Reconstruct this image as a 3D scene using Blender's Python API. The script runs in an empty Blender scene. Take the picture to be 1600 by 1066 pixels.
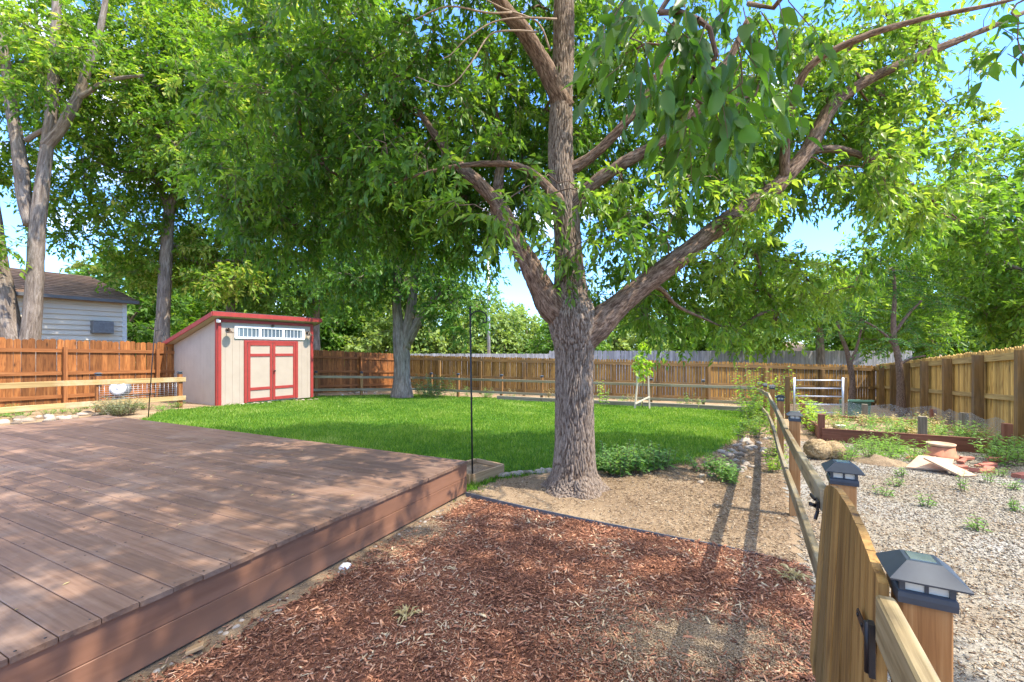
import bpy, math, random
import numpy as np
from mathutils import Vector, Matrix, noise

random.seed(7)
rng = np.random.default_rng(7)
SC = bpy.context.scene
COL = SC.collection

# ------------------------------------------------------------------ camera
F, CX, HY, H = 690.0, 800.0, 548.0, 1.6
cam_d = bpy.data.cameras.new('camera')
cam = bpy.data.objects.new('camera', cam_d)
COL.objects.link(cam)
cam.location = (0, 0, H)
cam.rotation_euler = (math.radians(90), 0, 0)
cam_d.sensor_width = 36
cam_d.lens = F / 1600 * 36
cam_d.shift_y = (HY - 533) / 1600
cam_d.clip_start = 0.02
cam_d.clip_end = 2000
SC.camera = cam

# ------------------------------------------------------------------ light
SUN_AZ = Vector((0.93, -0.37, 0)).normalized()
SUN_EL = math.radians(56)
to_sun = Vector((SUN_AZ.x * math.cos(SUN_EL), SUN_AZ.y * math.cos(SUN_EL), math.sin(SUN_EL)))
sun_d = bpy.data.lights.new('sun', 'SUN')
sun_d.energy = 2.4
sun_d.angle = math.radians(0.53)
sun_d.color = (1.0, 0.92, 0.78)
sun = bpy.data.objects.new('sun', sun_d)
COL.objects.link(sun)
sun.rotation_euler = to_sun.to_track_quat('Z', 'Y').to_euler()

world = bpy.data.worlds.new("World")
SC.world = world
world.use_nodes = True
wn, wl = world.node_tree.nodes, world.node_tree.links
bg = wn['Background']
sky = wn.new('ShaderNodeTexSky')
sky.sky_type = 'NISHITA'
sky.sun_disc = False
sky.sun_elevation = SUN_EL
sky.sun_rotation = math.atan2(SUN_AZ.x, SUN_AZ.y)
sky.dust_density = 0.2
sky.ozone_density = 3.0
sky.air_density = 1.2
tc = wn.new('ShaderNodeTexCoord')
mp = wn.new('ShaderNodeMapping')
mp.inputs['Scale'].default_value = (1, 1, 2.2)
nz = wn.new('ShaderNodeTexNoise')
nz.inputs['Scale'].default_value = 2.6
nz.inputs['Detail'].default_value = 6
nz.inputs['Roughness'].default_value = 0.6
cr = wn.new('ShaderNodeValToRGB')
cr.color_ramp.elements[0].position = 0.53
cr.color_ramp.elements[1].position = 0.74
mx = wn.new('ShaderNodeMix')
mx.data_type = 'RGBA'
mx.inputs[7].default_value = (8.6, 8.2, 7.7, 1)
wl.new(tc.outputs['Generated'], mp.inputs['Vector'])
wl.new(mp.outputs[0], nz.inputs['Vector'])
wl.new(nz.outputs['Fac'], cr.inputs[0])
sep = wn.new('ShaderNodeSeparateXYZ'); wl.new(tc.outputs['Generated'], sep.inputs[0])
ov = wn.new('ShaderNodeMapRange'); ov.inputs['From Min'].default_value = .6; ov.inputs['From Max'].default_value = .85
ov.inputs['To Max'].default_value = .85; wl.new(sep.outputs['Z'], ov.inputs['Value'])  # white cloud overhead, out of view, added to neutralise the ambient light
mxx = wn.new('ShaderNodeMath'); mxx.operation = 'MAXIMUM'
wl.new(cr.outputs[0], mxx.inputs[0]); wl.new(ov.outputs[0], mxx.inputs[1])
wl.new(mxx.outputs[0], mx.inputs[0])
wl.new(sky.outputs[0], mx.inputs[6])
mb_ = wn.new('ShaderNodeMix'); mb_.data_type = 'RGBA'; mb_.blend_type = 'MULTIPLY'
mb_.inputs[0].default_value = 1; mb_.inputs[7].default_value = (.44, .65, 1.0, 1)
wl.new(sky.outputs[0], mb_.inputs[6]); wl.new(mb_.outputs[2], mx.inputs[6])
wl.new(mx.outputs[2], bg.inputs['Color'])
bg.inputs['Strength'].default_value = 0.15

SC.view_settings.view_transform = 'Standard'
SC.view_settings.look = 'None'
SC.view_settings.gamma = 1
SC.view_settings.exposure = 2.02
SC.cycles.max_bounces = 8
SC.cycles.transparent_max_bounces = 8

# ------------------------------------------------------------------ helpers
def smin(a, b, k=0.25):
    h = np.clip(0.5 + 0.5 * (b - a) / k, 0, 1)
    return b + (a - b) * h - k * h * (1 - h)

def gz(x, y):
    p = 0.37 - 0.021 * np.asarray(x, float) - 0.0447 * np.asarray(y, float)
    z = smin(p, 0.0)
    return -smin(-z, 1.15)

def gzf(x, y):
    return float(gz(x, y))

def at(px, py, d):
    return Vector(((px - CX) / F * d, d, H - (py - HY) / F * d))

def G(px, py):
    d = H * F / (py - HY)
    for _ in range(40):
        x = (px - CX) / F * d
        d = 0.5 * d + 0.5 * (H - gzf(x, d)) * F / (py - HY)
    x = (px - CX) / F * d
    return Vector((x, d, gzf(x, d)))

def on_ground(px, d):
    x = (px - CX) / F * d
    return Vector((x, d, gzf(x, d)))

def inpoly(X, Y, poly):
    r = np.zeros(X.shape, bool)
    n = len(poly)
    j = n - 1
    for i in range(n):
        xi, yi = poly[i][0], poly[i][1]
        xj, yj = poly[j][0], poly[j][1]
        c = ((yi > Y) != (yj > Y)) & (X < (xj - xi) * (Y - yi) / (yj - yi + 1e-12) + xi)
        r ^= c
        j = i
    return r

def tag(o, label=None, cat=None, group=None, kind=None):
    if label: o['label'] = label
    if cat: o['category'] = cat
    if group: o['group'] = group
    if kind: o['kind'] = kind
    return o

BASE = {}
def thing(name, label, cat, loc, group=None):
    o = bpy.data.objects.new(name, None)
    o.empty_display_size = 0.1
    COL.objects.link(o)
    o.location = loc
    BASE[o.name] = Vector(loc)
    return tag(o, label, cat, group)

def base_of(o):
    while o.parent:
        o = o.parent
    return BASE.get(o.name, Vector(o.location))

def np_mesh(name, V, Fc, tint=None, smooth=False, guv=None):
    """V (n,3); Fc (m,k)"""
    V = np.asarray(V, np.float32)
    Fc = np.asarray(Fc, np.int32)
    me = bpy.data.meshes.new(name)
    me.vertices.add(len(V))
    me.vertices.foreach_set('co', V.ravel())
    m, k = Fc.shape
    me.loops.add(m * k)
    me.loops.foreach_set('vertex_index', Fc.ravel())
    me.polygons.add(m)
    me.polygons.foreach_set('loop_start', np.arange(0, m * k, k, dtype=np.int32))
    if smooth:
        me.polygons.foreach_set('use_smooth', np.ones(m, bool))
    me.update(calc_edges=True)
    if tint is not None:
        a = me.attributes.new('tint', 'FLOAT', 'POINT')
        a.data.foreach_set('value', np.asarray(tint, np.float32))
    if guv is not None:
        a = me.attributes.new('guv', 'FLOAT_VECTOR', 'POINT')
        a.data.foreach_set('vector', np.asarray(guv, np.float32).ravel())
    return me

def np_obj(name, V, Fc, mat, parent=None, tint=None, smooth=False, guv=None, loc=None):
    V = np.asarray(V, float)
    if parent is not None:
        V = V - np.array(base_of(parent))
    elif loc is not None:
        V = V - np.array(loc)
    me = np_mesh(name, V, Fc, tint, smooth, guv)
    me.materials.append(mat)
    o = bpy.data.objects.new(name, me)
    COL.objects.link(o)
    if parent is not None:
        o.parent = parent
    elif loc is not None:
        o.location = loc
    return o

class MB:
    def __init__(s):
        s.v, s.f, s.t, s.g, s.sm = [], [], [], [], []
    def add(s, vs, fs, tint=None, guv=None, smooth=False):
        b = len(s.v)
        if tint is None: tint = random.random()
        off = Vector((random.uniform(0, 30), random.uniform(0, 30), random.uniform(0, 30)))
        for i, p in enumerate(vs):
            s.v.append(tuple(p))
            s.t.append(tint)
            g = Vector(guv[i]) if guv is not None else Vector(p)
            s.g.append(tuple(g + off))
        for f in fs:
            s.f.append([b + i for i in f])
            s.sm.append(smooth)
    def beam(s, p0, p1, w, h, up=(0, 0, 1), tint=None, ch=0.0, taper=1.0):
        """box along p0-p1; w across, h along up; ch = chamfer"""
        p0, p1 = Vector(p0), Vector(p1)
        L = (p1 - p0).length
        x = (p1 - p0) / L
        up = Vector(up)
        y = up.cross(x)
        if y.length < 1e-6: y = Vector((0, 1, 0)).cross(x)
        y.normalize()
        z = x.cross(y)
        c = ch
        if c > 0:
            prof = [(-w/2 + c, -h/2), (w/2 - c, -h/2), (w/2, -h/2 + c), (w/2, h/2 - c),
                    (w/2 - c, h/2), (-w/2 + c, h/2), (-w/2, h/2 - c), (-w/2, -h/2 + c)]
        else:
            prof = [(-w/2, -h/2), (w/2, -h/2), (w/2, h/2), (-w/2, h/2)]
        n = len(prof)
        vs, gs = [], []
        for P, l, k in ((p0, 0, 1.0), (p1, L, taper)):
            for a, b in prof:
                vs.append(P + y * a * k + z * b * k)
                gs.append((l, a, b))
        fs = [(i, (i + 1) % n, n + (i + 1) % n, n + i) for i in range(n)]
        fs += [tuple(range(n - 1, -1, -1)), tuple(range(n, 2 * n))]
        s.add(vs, fs, tint, gs)
    def box(s, c, sx, sy, sz, ax=(1, 0, 0), tint=None, ch=0.0, ay=None):
        """box centred at c, sx along ax (horizontal), sz vertical"""
        c, ax = Vector(c), Vector(ax).normalized()
        s.beam(c - ax * sx / 2, c + ax * sx / 2, sy, sz, (0, 0, 1), tint, ch)
    def tube(s, pts, rad, n=8, tint=None, cap=True, smooth=True, disp=None):
        pts = [Vector(p) for p in pts]
        if not hasattr(rad, '__len__'): rad = [rad] * len(pts)
        x = None
        tl_ = []
        vs, gs, fs = [], [], []
        l = 0
        for i, p in enumerate(pts):
            t = (pts[min(i + 1, len(pts) - 1)] - pts[max(i - 1, 0)]).normalized()
            if x is None:
                x = Vector((1, 0, 0)) if abs(t.x) < 0.8 else Vector((0, 1, 0))
            x = (x - t * x.dot(t)).normalized()
            y = t.cross(x)
            if i: l += (pts[i] - pts[i - 1]).length
            for k in range(n):
                a = 2 * math.pi * k / n
                dr = x * math.cos(a) + y * math.sin(a)
                r = rad[i]
                if disp:
                    dd = disp(l, a, r)
                    if isinstance(dd, tuple): tl_.append(dd[1]); dd = dd[0]
                    r = r + dd
                vs.append(p + dr * r)
                gs.append((l, rad[i] * math.cos(a), rad[i] * math.sin(a)))
        m = len(pts)
        for i in range(m - 1):
            for k in range(n):
                fs.append((i * n + k, i * n + (k + 1) % n, (i + 1) * n + (k + 1) % n, (i + 1) * n + k))
        if cap:
            fs.append(tuple(range(n - 1, -1, -1)))
            fs.append(tuple((m - 1) * n + k for k in range(n)))
        s.add(vs, fs, tint, gs, smooth)
        if tl_: s.t[-len(vs):] = tl_
    def prism(s, poly, off, tint=None):
        """poly list of 3d pts, extruded by off"""
        off = Vector(off)
        n = len(poly)
        vs = [Vector(p) for p in poly] + [Vector(p) + off for p in poly]
        fs = [tuple(range(n - 1, -1, -1)), tuple(range(n, 2 * n))]
        fs += [(i, (i + 1) % n, n + (i + 1) % n, n + i) for i in range(n)]
        s.add(vs, fs, tint)
    def lathe(s, c, prof, n=24, axis=(0, 0, 1), tint=None, smooth=True):
        c, axis = Vector(c), Vector(axis).normalized()
        x = axis.orthogonal().normalized()
        y = axis.cross(x)
        vs, fs = [], []
        for r, h in prof:
            for k in range(n):
                a = 2 * math.pi * k / n
                vs.append(c + axis * h + (x * math.cos(a) + y * math.sin(a)) * r)
        m = len(prof)
        for i in range(m - 1):
            for k in range(n):
                fs.append((i * n + k, i * n + (k + 1) % n, (i + 1) * n + (k + 1) % n, (i + 1) * n + k))
        fs.append(tuple(range(n - 1, -1, -1)))
        fs.append(tuple((m - 1) * n + k for k in range(n)))
        s.add(vs, fs, tint, None, smooth)
    def build(s, name, mat, parent=None, loc=None):
        off = Vector((0, 0, 0))
        if parent is not None: off = base_of(parent)
        elif loc is not None: off = Vector(loc)
        me = bpy.data.meshes.new(name)
        me.from_pydata([(a - off.x, b - off.y, c - off.z) for a, b, c in s.v], [], s.f)
        me.polygons.foreach_set('use_smooth', s.sm)
        a = me.attributes.new('tint', 'FLOAT', 'POINT')
        a.data.foreach_set('value', s.t)
        a = me.attributes.new('guv', 'FLOAT_VECTOR', 'POINT')
        a.data.foreach_set('vector', np.array(s.g, np.float32).ravel())
        me.materials.append(mat)
        o = bpy.data.objects.new(name, me)
        COL.objects.link(o)
        if parent is not None: o.parent = parent
        elif loc is not None: o.location = loc
        return o

# ------------------------------------------------------------------ materials
def new_mat(name):
    m = bpy.data.materials.new(name)
    m.use_nodes = True
    nt = m.node_tree
    return m, nt, nt.nodes, nt.links, nt.nodes['Principled BSDF']

def ramp(nt, fac, stops):
    r = nt.nodes.new('ShaderNodeValToRGB')
    e = r.color_ramp.elements
    while len(e) < len(stops): e.new(0.5)
    for i, (p, c) in enumerate(stops):
        e[i].position = p
        e[i].color = (c[0], c[1], c[2], 1)
    nt.links.new(fac, r.inputs[0])
    return r.outputs[0]

def mixc(nt, fac, a, b, mode='MIX'):
    m = nt.nodes.new('ShaderNodeMix')
    m.data_type = 'RGBA'
    m.blend_type = mode
    for sock, v in ((m.inputs[0], fac), (m.inputs[6], a), (m.inputs[7], b)):
        if isinstance(v, (int, float)): sock.default_value = v
        elif isinstance(v, tuple): sock.default_value = (v[0], v[1], v[2], 1)
        else: nt.links.new(v, sock)
    return m.outputs[2]

def attr(nt, name, out='Fac'):
    a = nt.nodes.new('ShaderNodeAttribute')
    a.attribute_name = name
    return a.outputs[out]

def coords(nt, src='guv', scale=(1, 1, 1)):
    if src == 'guv': v = attr(nt, 'guv', 'Vector')
    elif src == 'world':
        g = nt.nodes.new('ShaderNodeNewGeometry'); v = g.outputs['Position']
    else:
        t = nt.nodes.new('ShaderNodeTexCoord'); v = t.outputs['Object']
    m = nt.nodes.new('ShaderNodeMapping')
    m.inputs['Scale'].default_value = scale
    nt.links.new(v, m.inputs['Vector'])
    return m.outputs[0]

def nois(nt, vec, scale=1.0, detail=4, rough=0.55, dist=0.0):
    n = nt.nodes.new('ShaderNodeTexNoise')
    n.inputs['Scale'].default_value = scale
    n.inputs['Detail'].default_value = detail
    n.inputs['Roughness'].default_value = rough
    n.inputs['Distortion'].default_value = dist
    nt.links.new(vec, n.inputs['Vector'])
    return n.outputs['Fac']

def bump(nt, bsdf, h, strength=0.3, dist=0.01):
    b = nt.nodes.new('ShaderNodeBump')
    b.inputs['Strength'].default_value = strength
    b.inputs['Distance'].default_value = dist
    nt.links.new(h, b.inputs['Height'])
    nt.links.new(b.outputs[0], bsdf.inputs['Normal'])

def wood(name, dark, mid, light, grain=(1.6, 45, 45), rough=0.75, stain=None, stain_pos=(0.5, 0.7), tintamt=0.45, bmp=0.35, knots=None):
    m, nt, n, l, b = new_mat(name)
    g = nois(nt, coords(nt, 'guv', grain), 1, 5, 0.6, 0.6)
    c = ramp(nt, g, [(0.3, dark), (0.5, mid), (0.72, light)])
    big = nois(nt, coords(nt, 'guv', (0.9, 5, 5)), 1, 3)
    c = mixc(nt, ramp(nt, big, [(0.42, (0, 0, 0)), (0.7, (0.5, 0.5, 0.5))]), c, dark)
    if knots:
        vo = nt.nodes.new('ShaderNodeTexVoronoi')
        vo.inputs['Scale'].default_value = 1.0
        l.new(coords(nt, 'guv', knots), vo.inputs['Vector'])
        kd = ramp(nt, vo.outputs['Distance'], [(0.05, (1, 1, 1)), (0.13, (0.45, 0.45, 0.45)), (0.2, (0, 0, 0))])
        c = mixc(nt, kd, c, tuple(x * .45 for x in dark))
    t = attr(nt, 'tint')
    tv = ramp(nt, t, [(0, (1 - tintamt,) * 3), (1, (1 + tintamt * 0.4,) * 3)])
    c = mixc(nt, 1.0, c, tv, 'MULTIPLY')
    if stain:
        s = nois(nt, coords(nt, 'world', (1, 1, 0.6)), 1.7, 5, 0.65)
        c = mixc(nt, ramp(nt, s, [(stain_pos[0], (0, 0, 0)), (stain_pos[1], (0.8, 0.8, 0.8))]), c, stain)
    l.new(c, b.inputs['Base Color'])
    b.inputs['Roughness'].default_value = rough
    b.inputs['Specular IOR Level'].default_value = 0.25
    bump(nt, b, g, bmp, 0.004)
    return m

def plain(name, col, rough=0.6, metal=0.0, var=0.15, scale=8, bmp=0.1, spec=0.4):
    m, nt, n, l, b = new_mat(name)
    g = nois(nt, coords(nt, 'object', (1, 1, 1)), scale, 5)
    d = tuple(x * (1 - var) for x in col)
    e = tuple(min(1, x * (1 + var)) for x in col)
    l.new(ramp(nt, g, [(0.3, d), (0.7, e)]), b.inputs['Base Color'])
    b.inputs['Roughness'].default_value = rough
    b.inputs['Metallic'].default_value = metal
    b.inputs['Specular IOR Level'].default_value = spec
    bump(nt, b, g, bmp, 0.003)
    return m

def leafmat(name, stops, transl=0.45, rough=0.42, spec=0.35):
    m, nt, n, l, b = new_mat(name)
    c = ramp(nt, attr(nt, 'tint'), stops)
    l.new(c, b.inputs['Base Color'])
    b.inputs['Roughness'].default_value = rough
    b.inputs['Specular IOR Level'].default_value = spec
    tr = n.new('ShaderNodeBsdfTranslucent')
    c2 = mixc(nt, 1.0, c, (1.5, 1.45, 0.7), 'MULTIPLY')
    l.new(c2, tr.inputs['Color'])
    ms = n.new('ShaderNodeMixShader')
    ms.inputs[0].default_value = transl
    l.new(b.outputs[0], ms.inputs[1])
    l.new(tr.outputs[0], ms.inputs[2])
    l.new(ms.outputs[0], n['Material Output'].inputs['Surface'])
    return m

def tintmat(name, stops, rough=0.85, nscale=None, spec=0.2):
    m, nt, n, l, b = new_mat(name)
    c = ramp(nt, attr(nt, 'tint'), stops)
    if nscale:
        g = nois(nt, coords(nt, 'object'), nscale, 4)
        c = mixc(nt, 1.0, c, ramp(nt, g, [(0.25, (0.6,) * 3), (0.75, (1.25,) * 3)]), 'MULTIPLY')
    l.new(c, b.inputs['Base Color'])
    b.inputs['Roughness'].default_value = rough
    b.inputs['Specular IOR Level'].default_value = spec
    return m

def bark(name, dark, mid, light, s=(5, 22, 22), bmp=1.0, dist=0.02):
    m, nt, n, l, b = new_mat(name)
    v = coords(nt, 'guv', s)
    g = nois(nt, v, 1, 6, 0.6, 0.8)
    fine = nois(nt, coords(nt, 'guv', (40, 90, 90)), 1, 3)
    c = ramp(nt, g, [(0.32, dark), (0.5, mid), (0.66, light)])
    c = mixc(nt, 1.0, c, ramp(nt, fine, [(0.3, (0.75,) * 3), (0.7, (1.2,) * 3)]), 'MULTIPLY')
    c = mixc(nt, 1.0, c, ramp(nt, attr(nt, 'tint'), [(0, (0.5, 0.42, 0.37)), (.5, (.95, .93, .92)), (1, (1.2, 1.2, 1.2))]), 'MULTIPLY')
    lg = nois(nt, coords(nt, 'guv', (2.2, 6, 6)), 1, 3)
    c = mixc(nt, 1.0, c, ramp(nt, lg, [(0.3, (0.84, 0.84, 0.85)), (0.7, (1.1, 1.08, 1.05))]), 'MULTIPLY')
    l.new(c, b.inputs['Base Color'])
    b.inputs['Roughness'].default_value = 0.9
    b.inputs['Specular IOR Level'].default_value = 0.15
    bump(nt, b, g, bmp, dist)
    return m

def ground_mat(name, stops, scale=1.5, fine=60, finev=(0.55, 1.35), bmp=0.6):
    m, nt, n, l, b = new_mat(name)
    v = coords(nt, 'world')
    g = nois(nt, v, scale, 6, 0.6)
    f = nois(nt, v, fine, 4, 0.7)
    c = ramp(nt, g, stops)
    c = mixc(nt, 1.0, c, ramp(nt, f, [(0.3, (finev[0],) * 3), (0.7, (finev[1],) * 3)]), 'MULTIPLY')
    l.new(c, b.inputs['Base Color'])
    b.inputs['Roughness'].default_value = 0.95
    b.inputs['Specular IOR Level'].default_value = 0.1
    bump(nt, b, f, bmp, 0.02)
    return m

M = {}
M['deck'] = wood('deck_boards', (0.13, 0.073, 0.046), (0.19, 0.113, 0.075), (0.23, 0.145, 0.1), (1.2, 38, 38), 0.6,
                 (0.25, 0.18, 0.138), (0.52, 0.78), 0.24, 0.55)
M['fascia'] = wood('deck_fascia', (0.165, 0.078, 0.046), (0.205, 0.1, 0.06), (0.24, 0.12, 0.074), (0.8, 10, 10), 0.5, None, tintamt=0.08, bmp=0.12)
M['fence_red'] = wood('red_brown_fence_wood', (0.14, 0.048, 0.013), (0.3, 0.108, 0.028), (0.42, 0.175, 0.05), (3, 28, 28), 0.7, None, tintamt=0.45, knots=(2.2, 7, 7))
M['fence_red_rail'] = wood('red_brown_rail_wood', (0.16, 0.055, 0.016), (0.28, 0.105, 0.032), (0.38, 0.165, 0.056), (1.4, 30, 30), 0.7, tintamt=0.2)
M['fence_gold'] = wood('golden_fence_wood', (0.15, 0.075, 0.018), (0.33, 0.18, 0.045), (0.46, 0.275, 0.08), (2.5, 26, 26), 0.75, (0.15, 0.1, 0.05), (0.55, 0.8), 0.5, knots=(2.0, 8, 8))
M['fence_gold_post'] = wood('brown_post_wood', (0.13, 0.075, 0.025), (0.24, 0.14, 0.05), (0.33, 0.2, 0.085), (1.5, 26, 26), 0.8, (0.11, 0.085, 0.06), (0.5, 0.75), 0.35)
M['fence_yellow'] = wood('yellow_fence_wood', (0.27, 0.15, 0.035), (0.5, 0.31, 0.085), (0.62, 0.42, 0.135), (2.5, 26, 26), 0.75, (0.2, 0.14, 0.06), (0.58, 0.85), 0.45, knots=(2.0, 8, 8))
M['fence_yellow_rail'] = wood('ochre_rail_wood', (0.2, 0.13, 0.045), (0.36, 0.25, 0.09), (0.48, 0.35, 0.15), (1.5, 26, 26), 0.8, tintamt=0.3)
M['fence_gray'] = wood('weathered_gray_wood', (0.22, 0.22, 0.24), (0.33, 0.335, 0.36), (0.43, 0.43, 0.46), (2.5, 26, 26), 0.85, tintamt=0.3)
M['cedar'] = wood('warm_cedar_post_wood', (0.2, 0.085, 0.026), (0.36, 0.17, 0.058), (0.45, 0.245, 0.095), (1.6, 50, 50), 0.65, tintamt=0.25)
M['gatewood'] = wood('olive_gate_wood', (0.12, 0.06, 0.017), (0.3, 0.168, 0.05), (0.41, 0.25, 0.085), (1.6, 34, 34), 0.65, (0.19, 0.145, 0.07), (0.48, 0.75), 0.45, 0.8, (3.2, 11, 11))
M['railwood'] = wood('gray_tan_rail_wood', (0.13, 0.09, 0.04), (0.255, 0.195, 0.1), (0.35, 0.285, 0.17), (1.4, 34, 34), 0.7, (0.27, 0.255, 0.2), (0.48, 0.7), 0.3, 0.7, (2.6, 10, 10))
M['rail_back'] = wood('faded_rail_wood', (0.18, 0.13, 0.07), (0.31, 0.24, 0.14), (0.4, 0.33, 0.21), (1.2, 40, 40), 0.75, (0.25, 0.25, 0.2), (0.5, 0.75), 0.2, 0.4)
M['rail_left'] = wood('pale_yellow_rail_wood', (0.27, 0.17, 0.065), (0.43, 0.3, 0.125), (0.54, 0.41, 0.2), (1.2, 40, 40), 0.7, (0.5, 0.42, 0.28), (0.5, 0.75), 0.2, 0.4)
M['timber'] = wood('gray_timber', (0.12, 0.1, 0.07), (0.22, 0.19, 0.14), (0.32, 0.28, 0.21), (1.2, 20, 20), 0.85, tintamt=0.3)
M['bedwood'] = wood('red_brown_bed_wood', (0.12, 0.045, 0.025), (0.22, 0.085, 0.05), (0.3, 0.13, 0.08), (1.2, 20, 20), 0.7, tintamt=0.25)
M['tanwood'] = wood('tan_frame_wood', (0.25, 0.15, 0.07), (0.42, 0.27, 0.14), (0.52, 0.36, 0.2), (1.2, 30, 30), 0.7, tintamt=0.2)
M['stake'] = wood('pale_stake_wood', (0.4, 0.32, 0.22), (0.58, 0.5, 0.38), (0.7, 0.62, 0.5), (1.2, 30, 30), 0.7)
M['bark'] = bark('main_tree_bark', (0.12, 0.089, 0.066), (0.195, 0.15, 0.114), (0.27, 0.217, 0.168), (10, 80, 80), 0.6, 0.008)
M['bark_limb'] = bark('limb_bark', (0.06, 0.04, 0.028), (0.17, 0.115, 0.08), (0.27, 0.195, 0.145), (14, 70, 70), 0.7, 0.008)
M['bark_gray'] = bark('gray_bark', (0.11, 0.085, 0.066), (0.22, 0.18, 0.143), (0.33, 0.285, 0.235), (2.2, 14, 14), 1.0, 0.04)
M['twig'] = plain('twig_bark', (0.17, 0.115, 0.075), 0.85, 0, 0.3, 20)
M['deadtwig'] = plain('bare_twig_bark', (0.3, 0.22, 0.16), 0.85, 0, 0.3, 20)
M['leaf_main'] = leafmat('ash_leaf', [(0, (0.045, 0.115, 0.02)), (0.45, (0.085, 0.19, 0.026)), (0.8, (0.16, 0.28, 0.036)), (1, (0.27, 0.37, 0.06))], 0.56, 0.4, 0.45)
M['leaf_left'] = leafmat('yellow_green_leaf', [(0, (0.06, 0.14, 0.016)), (0.5, (0.13, 0.26, 0.025)), (0.85, (0.25, 0.36, 0.045)), (1, (0.45, 0.48, 0.13))], 0.52, 0.5)
M['leaf_mid'] = leafmat('mid_green_leaf', [(0, (0.045, 0.12, 0.02)), (0.5, (0.09, 0.2, 0.03)), (1, (0.18, 0.3, 0.05))], 0.5, 0.5)
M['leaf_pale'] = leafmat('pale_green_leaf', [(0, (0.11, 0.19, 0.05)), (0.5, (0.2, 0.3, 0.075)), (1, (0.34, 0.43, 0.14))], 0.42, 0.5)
M['leaf_right'] = leafmat('bright_right_leaf', [(0, (0.07, 0.16, 0.02)), (0.5, (0.14, 0.27, 0.03)), (1, (0.28, 0.4, 0.06))], 0.54, 0.45)
M['leaf_sumac'] = leafmat('compound_leaf', [(0, (0.025, 0.085, 0.02)), (0.5, (0.045, 0.14, 0.032)), (1, (0.08, 0.2, 0.045))], 0.4, 0.5)
M['leaf_lime'] = leafmat('lime_leaf', [(0, (0.16, 0.3, 0.015)), (1, (0.4, 0.55, 0.06))], 0.45, 0.5)
M['leaf_weed'] = leafmat('weed_leaf', [(0, (0.09, 0.2, 0.045)), (0.5, (0.16, 0.31, 0.075)), (1, (0.26, 0.4, 0.13))], 0.5, 0.6)
M['leaf_gray'] = leafmat('sage_leaf', [(0, (0.1, 0.12, 0.07)), (0.5, (0.17, 0.2, 0.11)), (1, (0.3, 0.32, 0.2))], 0.3, 0.7)
M['grass'] = leafmat('grass_blade', [(0, (0.04, 0.12, 0.008)), (0.4, (0.105, 0.215, 0.018)), (0.75, (0.21, 0.335, 0.036)), (1, (0.4, 0.42, 0.16))], 0.4, 0.55, 0.25)
M['dry'] = leafmat('dry_grass', [(0, (0.3, 0.23, 0.1)), (1, (0.5, 0.42, 0.22))], 0.3, 0.7)
M['lawn'] = ground_mat('lawn_soil', [(0.35, (0.045, 0.12, 0.012)), (0.65, (0.07, 0.16, 0.018))], 2, 90)
M['dirt'] = ground_mat('dirt', [(0.3, (0.19, 0.13, 0.078)), (0.55, (0.28, 0.2, 0.125)), (0.75, (0.36, 0.27, 0.175))], 1.3, 90, (0.65, 1.25))
M['mulchbase'] = ground_mat('mulch_soil', [(0.35, (0.14, 0.06, 0.037)), (0.7, (0.22, 0.1, 0.063))], 3, 90)
M['gravelbase'] = ground_mat('gravel_soil', [(0.32, (0.22, 0.165, 0.11)), (0.5, (0.28, 0.25, 0.2)), (0.7, (0.31, 0.3, 0.28))], 0.9, 70, (0.5, 1.4))
M['mulch'] = tintmat('bark_chip', [(0, (0.11, 0.046, 0.026)), (0.3, (0.27, 0.115, 0.064)), (0.6, (0.41, 0.185, 0.105)), (0.82, (0.48, 0.25, 0.14)), (0.94, (0.52, 0.35, 0.24)), (1, (0.6, 0.46, 0.28))], 0.8, 60)
M['straw'] = tintmat('straw_chip', [(0, (0.09, 0.05, 0.028)), (0.3, (0.2, 0.125, 0.07)), (0.6, (0.34, 0.24, 0.145)), (1, (0.55, 0.44, 0.3))], 0.85, 60)
M['sand'] = tintmat('sandy_crumb', [(0, (0.22, 0.155, 0.095)), (1, (0.38, 0.29, 0.19))], 0.95)
M['pebble'] = tintmat('gravel_pebble', [(0, (0.11, 0.093, 0.072)), (0.4, (0.25, 0.215, 0.165)), (0.75, (0.36, 0.315, 0.25)), (1, (0.5, 0.46, 0.39))], 0.8, 40)
M['stone'] = tintmat('river_stone', [(0, (0.15, 0.115, 0.085)), (0.5, (0.25, 0.195, 0.145)), (1, (0.42, 0.36, 0.29))], 0.75, 9)
M['black'] = plain('black_metal', (0.018, 0.018, 0.02), 0.45, 0.3, 0.3, 30, 0.1)
M['cap'] = plain('slate_blue_black_plastic', (0.026, 0.034, 0.045), 0.45, 0.0, 0.12, 40, 0.05, 0.5)
M['panel'] = plain('solar_panel', (0.13, 0.16, 0.15), 0.2, 0.2, 0.1, 30, 0.0, 0.6)
M['edging'] = plain('gray_plastic_edging', (0.1, 0.1, 0.105), 0.7, 0, 0.25, 20)
M['shed'] = plain('beige_shed_siding', (0.39, 0.315, 0.245), 0.75, 0, 0.05, 3, 0.05)
M['red'] = plain('barn_red_trim', (0.3, 0.034, 0.026), 0.55, 0, 0.12, 6)
M['white'] = plain('white_paint', (0.78, 0.78, 0.76), 0.5, 0, 0.04, 6)
M['bronze'] = plain('bronze_lamp_metal', (0.07, 0.05, 0.035), 0.5, 0.5, 0.2, 20)
M['house'] = plain('pale_gray_siding', (0.58, 0.53, 0.43), 0.65, 0, 0.05, 1.2, 0.03)
M['housetrim'] = plain('light_gray_trim', (0.55, 0.58, 0.58), 0.6, 0, 0.05, 3)
M['gutter'] = plain('dark_gray_gutter', (0.1, 0.105, 0.11), 0.5, 0, 0.1, 3)
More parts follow.
